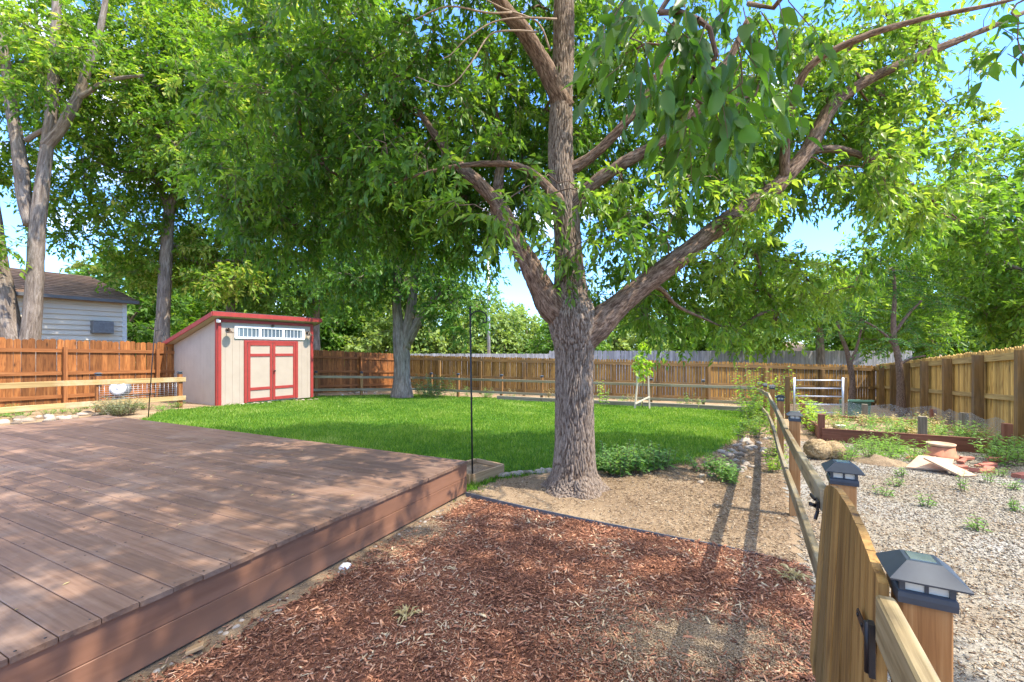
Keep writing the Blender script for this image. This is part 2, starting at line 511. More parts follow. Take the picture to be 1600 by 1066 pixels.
M['roof'] = wood('brown_roof_shingles', (0.16, 0.09, 0.05), (0.25, 0.145, 0.085), (0.34, 0.21, 0.13), (6, 9, 9), 0.9, (0.2, 0.14, 0.1), (0.5, 0.75), 0.35)
M['shedroof'] = plain('dark_shingle', (0.07, 0.065, 0.06), 0.9, 0, 0.3, 12)
M['steel'] = plain('galvanised_steel', (0.5, 0.52, 0.54), 0.4, 0.75, 0.15, 10)
M['graymetal'] = plain('gray_metal', (0.16, 0.17, 0.18), 0.5, 0.2, 0.2, 10)
M['terracotta'] = plain('terracotta', (0.42, 0.17, 0.1), 0.8, 0, 0.2, 12)
M['slab'] = plain('tan_terracotta_slab', (0.48, 0.32, 0.21), 0.8, 0, 0.18, 6)
M['brickred'] = plain('broken_brick', (0.36, 0.13, 0.09), 0.9, 0, 0.25, 15)
M['coir'] = bark('coir_fibre', (0.2, 0.13, 0.06), (0.42, 0.3, 0.16), (0.62, 0.48, 0.28), (25, 60, 60), 1.0, 0.03)
M['drum'] = plain('white_enamel', (0.72, 0.72, 0.7), 0.35, 0.1, 0.12, 8)
M['signgreen'] = plain('green_sign_sheet', (0.02, 0.3, 0.2), 0.4, 0, 0.08, 3)
M['soil'] = ground_mat('bed_soil', [(0.3, (0.16, 0.11, 0.07)), (0.7, (0.34, 0.26, 0.17))], 3, 60)
M['road'] = ground_mat('asphalt', [(0.3, (0.05, 0.05, 0.05)), (0.7, (0.07, 0.07, 0.07))], 3, 60)
M['pinkroof'] = plain('tan_pink_roof', (0.42, 0.27, 0.2), 0.9, 0, 0.12, 5)
M['greenbin'] = plain('dark_green_plastic', (0.05, 0.12, 0.09), 0.5, 0, 0.15, 5)

def glassmat(name, col, rough=0.05, alpha=0.4):
    m, nt, n, l, b = new_mat(name)
    b.inputs['Base Color'].default_value = (*col, 1)
    b.inputs['Roughness'].default_value = rough
    b.inputs['Specular IOR Level'].default_value = 0.6
    if alpha < 1:
        tr = n.new('ShaderNodeBsdfTransparent')
        ms = n.new('ShaderNodeMixShader')
        ms.inputs[0].default_value = alpha
        l.new(tr.outputs[0], ms.inputs[1]); l.new(b.outputs[0], ms.inputs[2])
        l.new(ms.outputs[0], n['Material Output'].inputs['Surface'])
    return m
M['window'] = glassmat('window_glass', (0.1, 0.13, 0.16), 0.08, 1)
M['lens'] = glassmat('frosted_lamp_glass', (0.62, 0.6, 0.52), 0.3, 0.8)

# chicken wire: hexagonal holes read only as a veil at this distance
def wiremat():
    m, nt, n, l, b = new_mat('chicken_wire')
    b.inputs['Base Color'].default_value = (0.32, 0.35, 0.37, 1)
    b.inputs['Metallic'].default_value = 0.5
    b.inputs['Roughness'].default_value = 0.5
    v = n.new('ShaderNodeTexVoronoi')
    v.feature = 'DISTANCE_TO_EDGE'
    v.inputs['Scale'].default_value = 28
    l.new(coords(nt, 'guv'), v.inputs['Vector'])
    mt = n.new('ShaderNodeMath'); mt.operation = 'LESS_THAN'
    mt.inputs[1].default_value = 0.045
    l.new(v.outputs['Distance'], mt.inputs[0])
    tr = n.new('ShaderNodeBsdfTransparent')
    ms = n.new('ShaderNodeMixShader')
    l.new(mt.outputs[0], ms.inputs[0])
    l.new(tr.outputs[0], ms.inputs[1]); l.new(b.outputs[0], ms.inputs[2])
    l.new(ms.outputs[0], n['Material Output'].inputs['Surface'])
    return m
M['wire'] = wiremat()

# ------------------------------------------------------------------ axes of the yard
U = Vector((0.475, 0.88, 0)).normalized()       # away along the fences and the deck edge
DU = Vector((0.435, 0.90, 0)).normalized()      # deck edge
DV = Vector((-0.9004, 0.4352, 0)).normalized()  # deck boards
UP = Vector((0, 0, 1))

def gridsheet(name, mat, x0, x1, y0, y1, step, dz, poly=None, kind='structure', wob=0.0):
    nx, ny = int((x1 - x0) / step) + 1, int((y1 - y0) / step) + 1
    X, Y = np.meshgrid(np.linspace(x0, x1, nx), np.linspace(y0, y1, ny))
    Z = gz(X, Y) + dz
    V = np.stack([X.ravel(), Y.ravel(), Z.ravel()], 1)
    i = np.arange(ny - 1)[:, None] * nx + np.arange(nx - 1)[None]
    Fc = np.stack([i, i + 1, i + nx + 1, i + nx], -1).reshape(-1, 4)
    if poly is not None:
        c = V[Fc].mean(1)
        Fc = Fc[inpoly(c[:, 0], c[:, 1], poly)]
        used = np.unique(Fc)
        rm = np.full(len(V), -1); rm[used] = np.arange(len(used))
        V, Fc = V[used], rm[Fc]
    o = np_obj(name, V, Fc, mat, smooth=True)
    tag(o, kind=kind)
    return o

# ------------------------------------------------------------------ the ground
def axis_vals(lo, mid0, mid1, hi, n1, n2):
    return np.concatenate([np.linspace(lo, mid0, n1)[:-1], np.linspace(mid0, mid1, n2), np.linspace(mid1, hi, n1)[1:]])
xs = axis_vals(-400, -30, 30, 400, 14, 121)
ys = axis_vals(-60, -5, 45, 600, 14, 101)
X, Y = np.meshgrid(xs, ys)
V = np.stack([X.ravel(), Y.ravel(), gz(X, Y).ravel()], 1)
i = np.arange(len(ys) - 1)[:, None] * len(xs) + np.arange(len(xs) - 1)[None]
Fc = np.stack([i, i + 1, i + len(xs) + 1, i + len(xs)], -1).reshape(-1, 4)
tag(np_obj('ground', V, Fc, M['dirt'], smooth=True), kind='structure')

# yard fence line (gate fence): x = .31 + .554 y
def fl(y): return 0.31 + 0.554 * y - 0.0035 * max(0, y - 6) ** 2
_D0, _DU, _DV = Vector((-0.507, 4.93, 0)), DU, DV
lawn_poly = [tuple((_D0 - _DU * .12 + _DV * t)[:2]) for t in (7.75, 5, 2.5, .06)] + [tuple((_D0 + _DU * .55 + _DV * .0)[:2])] + [tuple(G(px, py)[:2]) for px, py in [
    (782, 748), (862, 737), (960, 735), (1050, 728), (1120, 705), (1165, 672), (1183, 650),
    (1172, 641), (930, 629), (640, 617), (500, 620), (420, 627), (340, 636), (262, 641)]]
gridsheet('lawn', M['lawn'], -14, 10, 4, 26, 0.1, 0.004, lawn_poly)
edge_px = [(728, 777), (770, 787), (830, 800), (900, 814), (980, 829), (1060, 844), (1130, 856), (1200, 871), (1262, 886)]
edge_w = [G(px, py) for px, py in edge_px]
mulch_poly = [tuple(p[:2]) for p in edge_w] + [(fl(1.7) - 0.02, 1.7), (fl(0.2), 0.2), (0.2, -0.6), (-3.6, -0.6)]
D0 = Vector((-0.507, 4.93, 0))
mulch_poly += [tuple((D0 - DU * 6.0)[:2])]
gridsheet('mulch_bed', M['mulchbase'], -4, 3, -1, 5.5, 0.05, 0.006, mulch_poly)
gravel_poly = [(fl(0.0) + .05, 0.0), (fl(4) + .05, 4), (fl(8.5) + .05, 8.5), (8.0, 8.2), (10, 8.2), (9.4, 7.3), (5, -0.5)]
gridsheet('gravel_yard', M['gravelbase'], 0, 11, -0.6, 10, 0.08, 0.004, gravel_poly)
gridsheet('road', M['road'], -60, 60, 48, 58, 4.0, 0.01)

# ---- lawn grass
def blades(name, poly, n, hmin, hmax, w, mat, lab, box, falloff=9.0, tl=(0, 1), grow=True):
    X = rng.uniform(box[0], box[1], n); Y = rng.uniform(box[2], box[3], n)
    jx, jy = .14 * np.sin(X * 9 + Y * 4) + rng.normal(0, .06, n), .14 * np.sin(Y * 8 - X * 5) + rng.normal(0, .06, n)
    keep = inpoly(X + jx, Y + jy, poly)
    keep &= rng.random(n) < np.minimum(1, (falloff / np.maximum(Y, 1)) ** 1.3)
    X, Y = X[keep], Y[keep]
    n = len(X)
    Z = gz(X, Y)
    k = np.clip(Y / falloff, 1, 2.2) if grow else 1
    # patchiness
    pn = 0.5 + 0.5 * np.sin(X * 1.7 + 1.3 * np.sin(Y * 0.9)) * np.sin(Y * 1.3 + X * .6)
    pn2 = 0.5 + 0.5 * np.sin(X * 5.1 + 2 * np.sin(Y * 3.9)) * np.sin(Y * 4.7 - X * 2.6)
    hgt = rng.uniform(hmin, hmax, n) * (0.75 + 0.5 * pn)
    wd = w * k * rng.uniform(0.7, 1.3, n)
    a = rng.uniform(0, 2 * np.pi, n)
    lean = rng.uniform(0.1, 0.9, n) * hgt
    b = rng.uniform(0, 2 * np.pi, n)
    dx, dy = np.cos(a) * wd / 2, np.sin(a) * wd / 2
    lx, ly = np.cos(b) * lean, np.sin(b) * lean
    P = np.stack([X, Y, Z], 1)
    v = np.zeros((n, 5, 3))
    v[:, 0] = P + np.stack([-dx, -dy, 0 * dx], 1)
    v[:, 1] = P + np.stack([dx, dy, 0 * dx], 1)
    v[:, 2] = P + np.stack([dx * .8 + lx * .35, dy * .8 + ly * .35, hgt * .6], 1)
    v[:, 3] = P + np.stack([-dx * .8 + lx * .35, -dy * .8 + ly * .35, hgt * .6], 1)
    v[:, 4] = P + np.stack([lx, ly, hgt], 1)
    o5 = np.arange(n)[:, None] * 5
    f = np.concatenate([o5 + np.array([0, 1, 2]), o5 + np.array([0, 2, 3]), o5 + np.array([3, 2, 4])])
    t = np.clip(rng.normal(0.45, 0.22, n) + 0.26 * (pn - .5) + 0.2 * (pn2 - .5) + .5 * np.clip(np.sin(X * .9 + 2 * np.sin(Y * .7)) * np.sin(Y * 1.1 + 1.5 * np.sin(X * .8)) - .62, 0, 1), tl[0], tl[1])
    o = np_obj(name, v.reshape(-1, 3), f, mat, tint=np.repeat(t, 5))
    tag(o, lab, 'grass', kind='stuff')
    return o
blades('lawn_grass', lawn_poly, 800000, 0.035, 0.075, 0.008, M['grass'], 'mown green lawn grass filling the middle of the yard', (-13, 9.5, 4.5, 24), 8.0, (0, 0.93))

# ---- loose chips
def chips(name, X, Y, lmin, lmax, wr, mat, lab, cat, dz=0.004, tilt=0.45, tpow=1.0, thick=0.25, ptint=None):
    n = len(X)
    L = rng.uniform(lmin, lmax, n) * rng.uniform(0.5, 1, n)
    W = L * rng.uniform(wr[0], wr[1], n)
    T = W * thick * rng.uniform(.5, 1.2, n) + 0.0012
    a = rng.uniform(0, 2 * np.pi, n)
    ti = rng.normal(0, tilt, n) * .6
    ax = np.stack([np.cos(a) * np.cos(ti), np.sin(a) * np.cos(ti), np.sin(ti)], 1)
    side = np.stack([-np.sin(a), np.cos(a), np.zeros(n)], 1)
    nrm = np.cross(ax, side)
    ro = rng.normal(0, tilt, n)[:, None]
    s2 = side * np.cos(ro) + nrm * np.sin(ro)
    n2 = np.cross(ax, s2)
    C = np.stack([X, Y, gz(X, Y) + dz + rng.uniform(0, 0.014, n)], 1)
    v = np.zeros((n, 8, 3))
    k = 0
    for sx in (-1, 1):
        for sy, sz in ((-1, -1), (1, -1), (1, 1), (-1, 1)):
            tp = rng.uniform(0.15, 1.0, n) if sz > 0 else rng.uniform(.3, 1, n)
            skew = rng.uniform(-.25, .25, n)
            v[:, k] = C + ax * ((sx * .5 + skew * .5) * L)[:, None] + s2 * (sy * W / 2 * tp)[:, None] + n2 * (sz * T / 2)[:, None]
            k += 1
    o8 = np.arange(n)[:, None] * 8
    fs = [(3, 2, 1, 0), (4, 5, 6, 7), (0, 1, 5, 4), (1, 2, 6, 5), (2, 3, 7, 6), (3, 0, 4, 7)]
    f = np.concatenate([o8 + np.array(q) for q in fs])
    t = rng.random(n) ** tpow
    if ptint is not None: t = np.clip(t + ptint(X, Y), 0, 1)
    o = np_obj(name, v.reshape(-1, 3), f, mat, tint=np.repeat(t, 8))
    tag(o, lab, cat, kind='stuff')
    return o

def scatter(poly, n, box, keepfn=None):
    X = rng.uniform(box[0], box[1], n); Y = rng.uniform(box[2], box[3], n)
    k = inpoly(X, Y, poly)
    if keepfn is not None: k &= keepfn(X, Y)
    return X[k], Y[k]

def wob(X, Y, s=1.0):
    return np.sin(X * 3.1 * s + 1.7 * np.sin(Y * 2.3 * s)) * np.sin(Y * 2.9 * s + 1.3 * np.sin(X * 1.9 * s))

def mulch_keep(X, Y):
    # bare sandy patch near the gate and a bare strip along the deck
    d1 = ((X - 1.05) / 0.42) ** 2 + ((Y - 2.42) / 0.2) ** 2
    q = D0.xy
    rx, ry = X - q[0], Y - q[1]
    dist = rx * 0.90 - ry * 0.435          # distance from the deck edge
    lim = 0.10 + 0.06 * wob(X, Y, 2.0)
    # a bald spot by the deck
    d2 = ((X + 0.72) / 0.22) ** 2 + ((Y - 3.95) / 0.2) ** 2
    ok = (dist > lim) | (rng.random(len(X)) < 0.12)
    ok &= (rng.random(len(X)) < np.clip(.12 + (d1 - .25 - .35 * wob(X, Y, 4)) * .7, .1, 1))
    ok &= (rng.random(len(X)) < np.clip(.15 + (d2 - .3) * .6, .1, 1))
    return ok & (rng.random(len(X)) < np.minimum(1, (2.6 / np.maximum(Y, .5)) ** 0.7))
PT = lambda X, Y: .18 * wob(X, Y, 1.6) + .12 * wob(X + 3, Y, 4.5)
X, Y = scatter(mulch_poly, 230000, (-3.4, 2.4, 0.3, 5.2), mulch_keep)
chips('mulch_shreds', X, Y, 0.006, 0.032, (0.08, 0.4), M['mulch'], 'fine reddish brown bark shreds filling the mulch bed', 'mulch', 0.008, 0.5, 1.25, ptint=PT)
X, Y = scatter(mulch_poly, 52000, (-3.4, 2.4, 0.3, 5.2), mulch_keep)
chips('mulch_chips', X, Y, 0.016, 0.06, (0.1, 0.4), M['mulch'], 'larger red brown bark chips on top of the mulch bed beside the deck', 'mulch', 0.014, 0.45, 0.9, ptint=PT)
dn = 40000
X = rng.normal(1.05, .33, dn); Y = rng.normal(2.42, .16, dn); q = rng.random(dn) < .16
X = np.where(q, rng.normal(-.85, .17, dn), X); Y = np.where(q, rng.normal(3.9, .16, dn), Y)
k = inpoly(X, Y, mulch_poly); X, Y = X[k], Y[k]
chips('sandy_dust', X, Y, 0.005, 0.014, (0.4, 0.9), M['sand'], 'thin sandy crumbs showing where the mulch is worn away', 'dirt', 0.006, 0.3)
# sandy strips in the mulch bed
sand_a = [tuple((D0 + DU * a + Vector((0.9, -0.435, 0)) * b)[:2]) for a, b in ((0.05, -0.1), (0.05, 0.14), (-1, 0.17), (-1.4, 0.32), (-2, 0.14), (-4.5, 0.18), (-4.5, -0.1))]
gridsheet('sand_strip', M['dirt'], -3.4, 0.2, 0.2, 5.2, 0.04, 0.012, sand_a)
sand_b = [(1.05 + 0.44 * math.cos(a) * (1 + .2 * math.sin(3 * a)), 2.42 + 0.21 * math.sin(a) * (1 + .2 * math.cos(2 * a))) for a in np.linspace(0, 6.28, 24)[:-1]]
0 and gridsheet('sand_patch', M['dirt'], 0.4, 1.7, 2.0, 2.9, 0.03, 0.012, sand_b)

# straw on the bare dirt under the tree
dirt_poly = [tuple(p[:2]) for p in edge_w] + [(fl(3.0), 3.0), (fl(5), 5), (fl(8), 8), (fl(11) - .4, 11)] + [tuple(G(px, py)[:2]) for px, py in ((1165, 672), (1120, 705), (1050, 728), (960, 738), (862, 742), (780, 752))]
X, Y = scatter(dirt_poly, 230000, (-1, 6.5, 2.4, 11), lambda X, Y: (rng.random(len(X)) < 0.3 + 0.5 * np.clip((X - .6) / 1.2, 0, 1) + .2 * wob(X, Y, 1.5)) & (np.hypot(X - .72, Y - 5.16) > .36))
chips('straw_litter', X, Y, 0.01, 0.045, (0.06, 0.3), M['straw'], 'pale straw and wood litter on the bare dirt under the tree', 'litter', 0.003, 0.3)
# litter and gravel right of the gate fence
X, Y = scatter(gravel_poly, 260000, (0.2, 10, 0.2, 9), lambda X, Y: rng.random(len(X)) < np.clip(0.85 - .35 * (X - .31 - .554 * Y - 1.0) + .3 * wob(X, Y, .7), 0.06, 1) * np.minimum(1, (3 / np.maximum(Y, .5)) ** .8))
chips('chip_litter', X, Y, 0.008, 0.034, (0.12, 0.4), M['straw'], 'pale wood chip litter scattered over the gravel by the gate', 'litter', 0.006, 0.35)

ICO_V = None
def ico():
    global ICO_V
    t = (1 + 5 ** .5) / 2
    v = np.array([(-1, t, 0), (1, t, 0), (-1, -t, 0), (1, -t, 0), (0, -1, t), (0, 1, t), (0, -1, -t), (0, 1, -t), (t, 0, -1), (t, 0, 1), (-t, 0, -1), (-t, 0, 1)], float)
    v /= np.linalg.norm(v[0])
    f = np.array([(0, 11, 5), (0, 5, 1), (0, 1, 7), (0, 7, 10), (0, 10, 11), (1, 5, 9), (5, 11, 4), (11, 10, 2), (10, 7, 6), (7, 1, 8), (3, 9, 4), (3, 4, 2), (3, 2, 6), (3, 6, 8), (3, 8, 9), (4, 9, 5), (2, 4, 11), (6, 2, 10), (8, 6, 7), (9, 8, 1)])
    return v, f
def pebbles(name, X, Y, rmin, rmax, mat, lab):
    n = len(X)
    iv, fi = ico()
    r = rng.uniform(rmin, rmax, n) * rng.uniform(.5, 1, n)
    v = iv[None] * rng.uniform(.75, 1.25, (n, 12, 1)) * r[:, None, None]
    v *= rng.uniform(.7, 1.3, (n, 1, 3)) * np.array([1, 1, .65])
    v += np.stack([X, Y, gz(X, Y) + 0.006 + r * .3], 1)[:, None]
    f = (np.arange(n)[:, None, None] * 12 + fi[None]).reshape(-1, 3)
    o = np_obj(name, v.reshape(-1, 3), f, mat, tint=np.repeat(rng.random(n), 12))
    tag(o, lab, 'gravel', kind='stuff')
X, Y = scatter(gravel_poly, 230000, (0.2, 10, 0.2, 9), lambda X, Y: rng.random(len(X)) < np.clip(.3 + .5 * (X - .31 - .554 * Y - .5) - .3 * wob(X, Y, .7), .05, 1) * np.minimum(1, (3 / np.maximum(Y, .5)) ** .8))
pebbles('gravel', X, Y, 0.004, 0.0125, M['pebble'], 'gray crushed gravel covering the ground right of the gate')

# plastic edging strip
ed = MB()
for i_, (a, b) in enumerate(zip(edge_w[:-1], edge_w[1:])):
    ed.beam(a + UP * (.006 - .006 * i_), b + (b - a).normalized() * .004 + UP * (.006 - .006 * (i_ + 1)), 0.012, 0.1, tint=.5)
o = ed.build('lawn_edging', M['edging'], loc=edge_w[0]); tag(o, 'curved gray plastic edging strip between red mulch and dirt', 'edging')

# ------------------------------------------------------------------ deck
def deck():
    zt = 0.37
    root = thing('wooden_deck', 'low brown painted wooden deck of wide weathered planks', 'deck', (D0.x, D0.y, 0))
    mb = MB()
    bw, gap = 0.142, 0.004
    L = 8.05
    nb = 44
    for k in range(nb):
        c = D0 - DU * (bw + gap) * (k + .5) + UP * (zt - .0135)
        j = random.choice([2.2, 3.4, 4.6, 5.6, 20])
        over = 0.022 + random.uniform(-.004, .004)
        zz = UP * random.uniform(-.002, .002)
        st = c - DV * over + zz
        if j < L:
            mb.beam(st, c + DV * (j - .002) + zz, bw, .027, ch=.003)
            mb.beam(c + DV * (j + .002) + zz, c + DV * L + zz, bw, .027, ch=.003)
        else:
            mb.beam(st, c + DV * L + zz, bw, .027, ch=.003)
    mb.build('decking', M['deck'], root)
    W = nb * (bw + gap)
    for (z0, z1, out) in ((0.188, 0.342, 0.0), (0.026, 0.186, 0.003)):
        f = MB()
        a = D0 - DV * (out - .018)
        f.beam(a + UP * (z0 + z1) / 2, a - DU * W + UP * (z0 + z1) / 2, .036, z1 - z0, ch=.003)
        f.build('fascia_board', M['fascia'], root)
    f = MB()
    a = D0 - DU * .02 + DV * .04
    f.beam(a + UP * .185, a + DV * (L - .1) + UP * .185, .036, .31, ch=.003)
    f.build('rim_board', M['fascia'], root)
    f = MB()
    a = D0 - DU * .04 + DV * (L - .03)
    f.beam(a + UP * .185, a - DU * (W - .1) + UP * .185, .036, .31, ch=.003)
    f.build('rim_board', M['fascia'], root)
    # dark joists below so gaps read dark
    j = MB()
    for k in range(14):
        p = D0 - DU * .08 + DV * (.3 + k * .56) + UP * .25
        j.beam(p, p - DU * (W - .2), .04, .18)
    j.build('joist', M['fascia'], root)
    # screw heads and litter: countless bits lying on the boards
    s = MB()
    for k in range(nb):
        c = D0 - DU * (bw + gap) * (k + .5) + UP * (zt + .0006)
        for l in (.02, .86, 1.42, 1.98, 2.54, 3.1, 3.66, 4.22):
            for q in (-.045, .045):
                p = c + DV * (l + random.uniform(-.006, .006)) + DU * q
                s.lathe(p, [(.0055, 0), (.0055, .0008)], 6, tint=.2)
    s = s.build('screw_heads', M['black'], root); s['kind'] = 'stuff'
    return root
deck()
X = rng.uniform(-7, -.3, 500); Y = rng.uniform(.5, 8.5, 500)
a = (np.stack([X, Y], 1) - np.array(D0.xy))
uu = a @ np.array(DU.xy); vv = a @ np.array(DV.xy)
k = (uu < -.05) & (uu > -6) & (vv > .02) & (vv < 7.6)
X, Y = X[k][:110], Y[k][:110]
lv = MB()
for x, y in zip(X, Y):
    s = random.uniform(.006, .02); a = random.uniform(0, 6.28)
    ax, ay = Vector((math.cos(a), math.sin(a), .1)), Vector((-math.sin(a), math.cos(a), .25))
    c = Vector((x, y, .3745))
    lv.add([c - ax * s, c + ay * s * .5, c + ax * s, c - ay * s * .5 + UP * .004], [(0, 1, 2, 3)])
o = lv.build('fallen_leaf_bits', M['dry']); tag(o, 'tiny dry tan leaf bits scattered over the deck boards', 'leaf litter', kind='stuff')

# ------------------------------------------------------------------ low rail fences with capped posts
def rotz(v, a):
    return Vector((v.x * math.cos(a) - v.y * math.sin(a), v.x * math.sin(a) + v.y * math.cos(a), 0))

def post(root, p, top, u, w=.089, mat='cedar', cap=True, detail=True):
    """post centred at p (ground point) with a solar cap light"""
    mb = MB()
    mb.beam(Vector((p.x, p.y, p.z - .05)), Vector((p.x, p.y, top)), w, w, up=u, ch=.004 if detail else 0)
    po = mb.build('post', M[mat], root)
    if not cap: return po
    v = Vector((-u.y, u.x, 0))
    def fr(z, s0, s1, h, mb):
        vs = []
        for s, zz in ((s0, z), (s1, z + h)):
            for a, b in ((-1, -1), (1, -1), (1, 1), (-1, 1)):
                vs.append(Vector((p.x, p.y, zz)) + u * a * s / 2 + v * b * s / 2)
        mb.add(vs, [(3, 2, 1, 0), (4, 5, 6, 7), (0, 1, 5, 4), (1, 2, 6, 5), (2, 3, 7, 6), (3, 0, 4, 7)], .5)
    b = MB()
    fr(top - .014, .101, .103, .014, b)
    fr(top, .103, .101, .010, b)
    fr(top + .010, .101, .093, .004, b)
    if detail:
        for a, b2 in ((-1, -1), (1, -1), (1, 1), (-1, 1)):
            c = Vector((p.x, p.y, top + .014)) + u * a * .0425 + v * b2 * .0425
            b.beam(c, c + UP * .026, .010, .010, up=u)
        for d1 in (u, v):
            c = Vector((p.x, p.y, top + .027))
            b.beam(c - d1 * .044, c + d1 * .044, .007, .026)
    b.build('cap_base', M['cap'], po)
    r = MB()
    fr(top + .040, .136, .138, .004, r)
    fr(top + .044, .138, .062, .033, r)
    r.build('cap_roof', M['cap'], po)
    if detail:
        pn = MB()
        fr(top + .0772, .046, .045, .0015, pn)
        pn.build('solar_panel', M['panel'], po)
        g = MB()
        fr(top + .014, .082, .082, .026, g)
        g.build('lamp_glass', M['lens'], po)
    else:
        g = MB()
        fr(top + .014, .08, .08, .026, g)
        g.build('lamp_glass', M['cap'], po)
    return po

V_R = Vector((U.y, -U.x, 0))   # to the right of the fence line
GU = Vector((0.554, 1, 0)).normalized()
GR = Vector((GU.y, -GU.x, 0))
def P_line(y, off=0.0):
    """point on the gate fence line with a sideways offset to the right"""
    p = Vector((fl(y), y, 0)) + GR * off
    p.z = gzf(p.x, p.y)
    return p

def gate_fence():
    root = thing('rail_fence', 'two rail wooden garden fence with lamp capped posts running away from the gate', 'fence', P_line(1.95))
    ys = [1.95, 4.36, 6.9, 9.4, 12.2, 15.0]
    tops = [1.04, .925, .83, .80, .62, .45]
    for y, t in zip(ys, tops):
        post(root, P_line(y, .055), t, GU, .089)
    rt = [1.0, .83, .75, .70, .52, .32]
    for h, nm in ((0, 'top_rail'), (-.36, 'lower_rail')):
        for a in range(len(ys) - 1):
            p = P_line(ys[a] - (.06 if a == 0 else 0), -.014); q = P_line(ys[a + 1], -.014)
            lo = 0 if h == 0 else h - (.03 * a)
            p.z = rt[a] - .045 + lo; q.z = rt[a + 1] - .045 + (lo if h == 0 else h - .03 * (a + 1))
            mb = MB()
            # slight sag
            m = (p + q) / 2 - UP * .01 + GR * random.uniform(-.012, .012)
            mb.beam(p, m, .036, .092, ch=.004); mb.beam(m, q - GU * .004, .036, .092, ch=.004)
            mb.build(nm, M['railwood'], root)
    # the piece of fence on the near side of the gate
    r2 = thing('rail_fence', 'near end of wooden rail fence with lamp capped hinge post beside the gate', 'fence', P_line(1.04))
    post(r2, P_line(1.05, .06), 1.045, GU, .089, 'cedar')
    for z, nm in ((.985, 'top_rail'), (.55, 'lower_rail')):
        mb = MB(); p = P_line(1.0, -.014); q = P_line(-.9, -.014); p.z = q.z = z
        mb.beam(p, q, .036, .11, ch=.005); mb.build(nm, M['railwood'], r2)
    post(r2, P_line(-1.0, .052), 1.06, GU, .089, 'cedar')
gate_fence()

def gate():
    y0, y1 = 1.035, 1.885
    root = thing('garden_gate', 'wooden plank garden gate with arched top and black hardware', 'gate', P_line(y0))
    mb = MB()
    n = 7
    L = (P_line(y1) - P_line(y0)).length
    bw = L / n
    def top(s):
        return float(np.interp(s, [0, .1, .26, .45, .65, .82, .92, 1], [1.05, 1.068, 1.095, 1.106, 1.1, 1.07, 1.04, 1.0]))
    th = .02
    for k in range(n):
        s0, s1 = k / n, (k + 1) / n
        pts = []
        g = .0025
        for j in range(5):
            s = s0 + (s1 - s0) * j / 4
            p = P_line(y0) + GU * (s0 * L + g + (bw - 2 * g) * j / 4) - GR * (.018 + random.uniform(0, .0015))
            pts.append((p, top(s)))
        poly = [Vector((p.x, p.y, .27 + random.uniform(0, .012))) - GR * .045 * (s0 + .3) for p in (pts[0][0], pts[-1][0])]
        poly = [poly[0], poly[1]] + [Vector((p.x, p.y, t)) for p, t in reversed(pts)]
        nv = len(poly)
        off = GR * th
        vs = poly + [q + off for q in poly]
        fs = [tuple(range(nv - 1, -1, -1)), tuple(range(nv, 2 * nv))] + [(i, (i + 1) % nv, nv + (i + 1) % nv, nv + i) for i in range(nv)]
        gs = [(q.z, (q - P_line(y0)).dot(GU), (q - P_line(y0)).dot(GR)) for q in vs]
        mb.add(vs, fs, None, gs)
    mb.build('planks', M['gatewood'], root)
    for z in (.42, .86):
        b = MB()
        p, q = P_line(y0 + .01, .022), P_line(y1 - .01, .022)
        p.z = q.z = z
        b.beam(p, q, .03, .08, ch=.003)
        b.build('brace', M['gatewood'], root)
    # strap hinges on the yard side, near end
    for z in (.90, .42):
        h = MB()
        c = P_line(1.018, -.036); c.z = z
        h.beam(c - UP * .062, c + UP * .062, .024, .012, up=GR, tint=.3)
        h.tube([c - UP * .06 + GU * .006 - GR * .006, c + UP * .06 + GU * .006 - GR * .006], .0065, 10)
        a = c + GU * .006 + GR * .003
        h.prism([a + UP * .022, a + GU * .16 + UP * .012, a + GU * .175, a + GU * .16 - UP * .012, a - UP * .022], -GR * .003)
        for s in (.05, .1, .15): h.lathe(a + GU * s - GR * .003, [(.006, 0), (.005, .003)], 8, axis=-GR)
        h.build('hinge', M['black'], root)
    # latch between gate and the far post
    l = MB()
    c = P_line(1.91, -.04); c.z = .925
    l.beam(c - GU * .035, c + GU * .03, .008, .05, tint=.3)
    l.beam(c + GU * .01 - UP * .01 - GR * .006, c + GU * .085 - UP * .02 - GR * .02, .008, .012)
    l.beam(c + GU * .01 + UP * .02 - GR * .006, c + GU * .05 + UP * .03 - GR * .02, .008, .012)
    l.beam(c - GU * .02 - UP * .02, c - GU * .03 - UP * .055 - GR * .01, .008, .012)
    l.tube([c - GR * .003, c - GR * .03], .007, 8)
    l.build('latch', M['black'], root)
gate()

def low_fence(name, label, pts, posts, rail_h, low_h, mat, rails=2, pmat='cedar', ph=.12, hh=.1):
    """pts: list of ground points (Vector) of the fence line; posts: (segment, t)"""
    root = thing(name, label, 'fence', pts[0])
    for a, b in zip(pts[:-1], pts[1:]):
        n = max(1, int(round((b - a).length / 2.6)))
        for k in range(n):
            p, q = a.lerp(b, k / n), a.lerp(b, (k + 1) / n)
            p = Vector((p.x, p.y, gzf(p.x, p.y))); q = Vector((q.x, q.y, gzf(q.x, q.y)))
            for h in ([rail_h, low_h] if rails == 2 else [rail_h]):
                mb = MB(); mb.beam(p + UP * (h - .05), q + UP * (h - .05), .04, hh, ch=.004)
                mb.build('top_rail' if h == rail_h else 'lower_rail', M[mat], root)
    for (s, t) in posts:
        a, b = pts[s], pts[s + 1]
        p = a.lerp(b, t)
        u = (b - a); u.z = 0; u.normalize()
        side = Vector((u.y, -u.x, 0))
        if side.y < 0: side = -side
        p = p + side * .07
        p.z = gzf(p.x, p.y)
        post(root, p, p.z + rail_h + ph, u, .1, pmat, True, False)
    return root

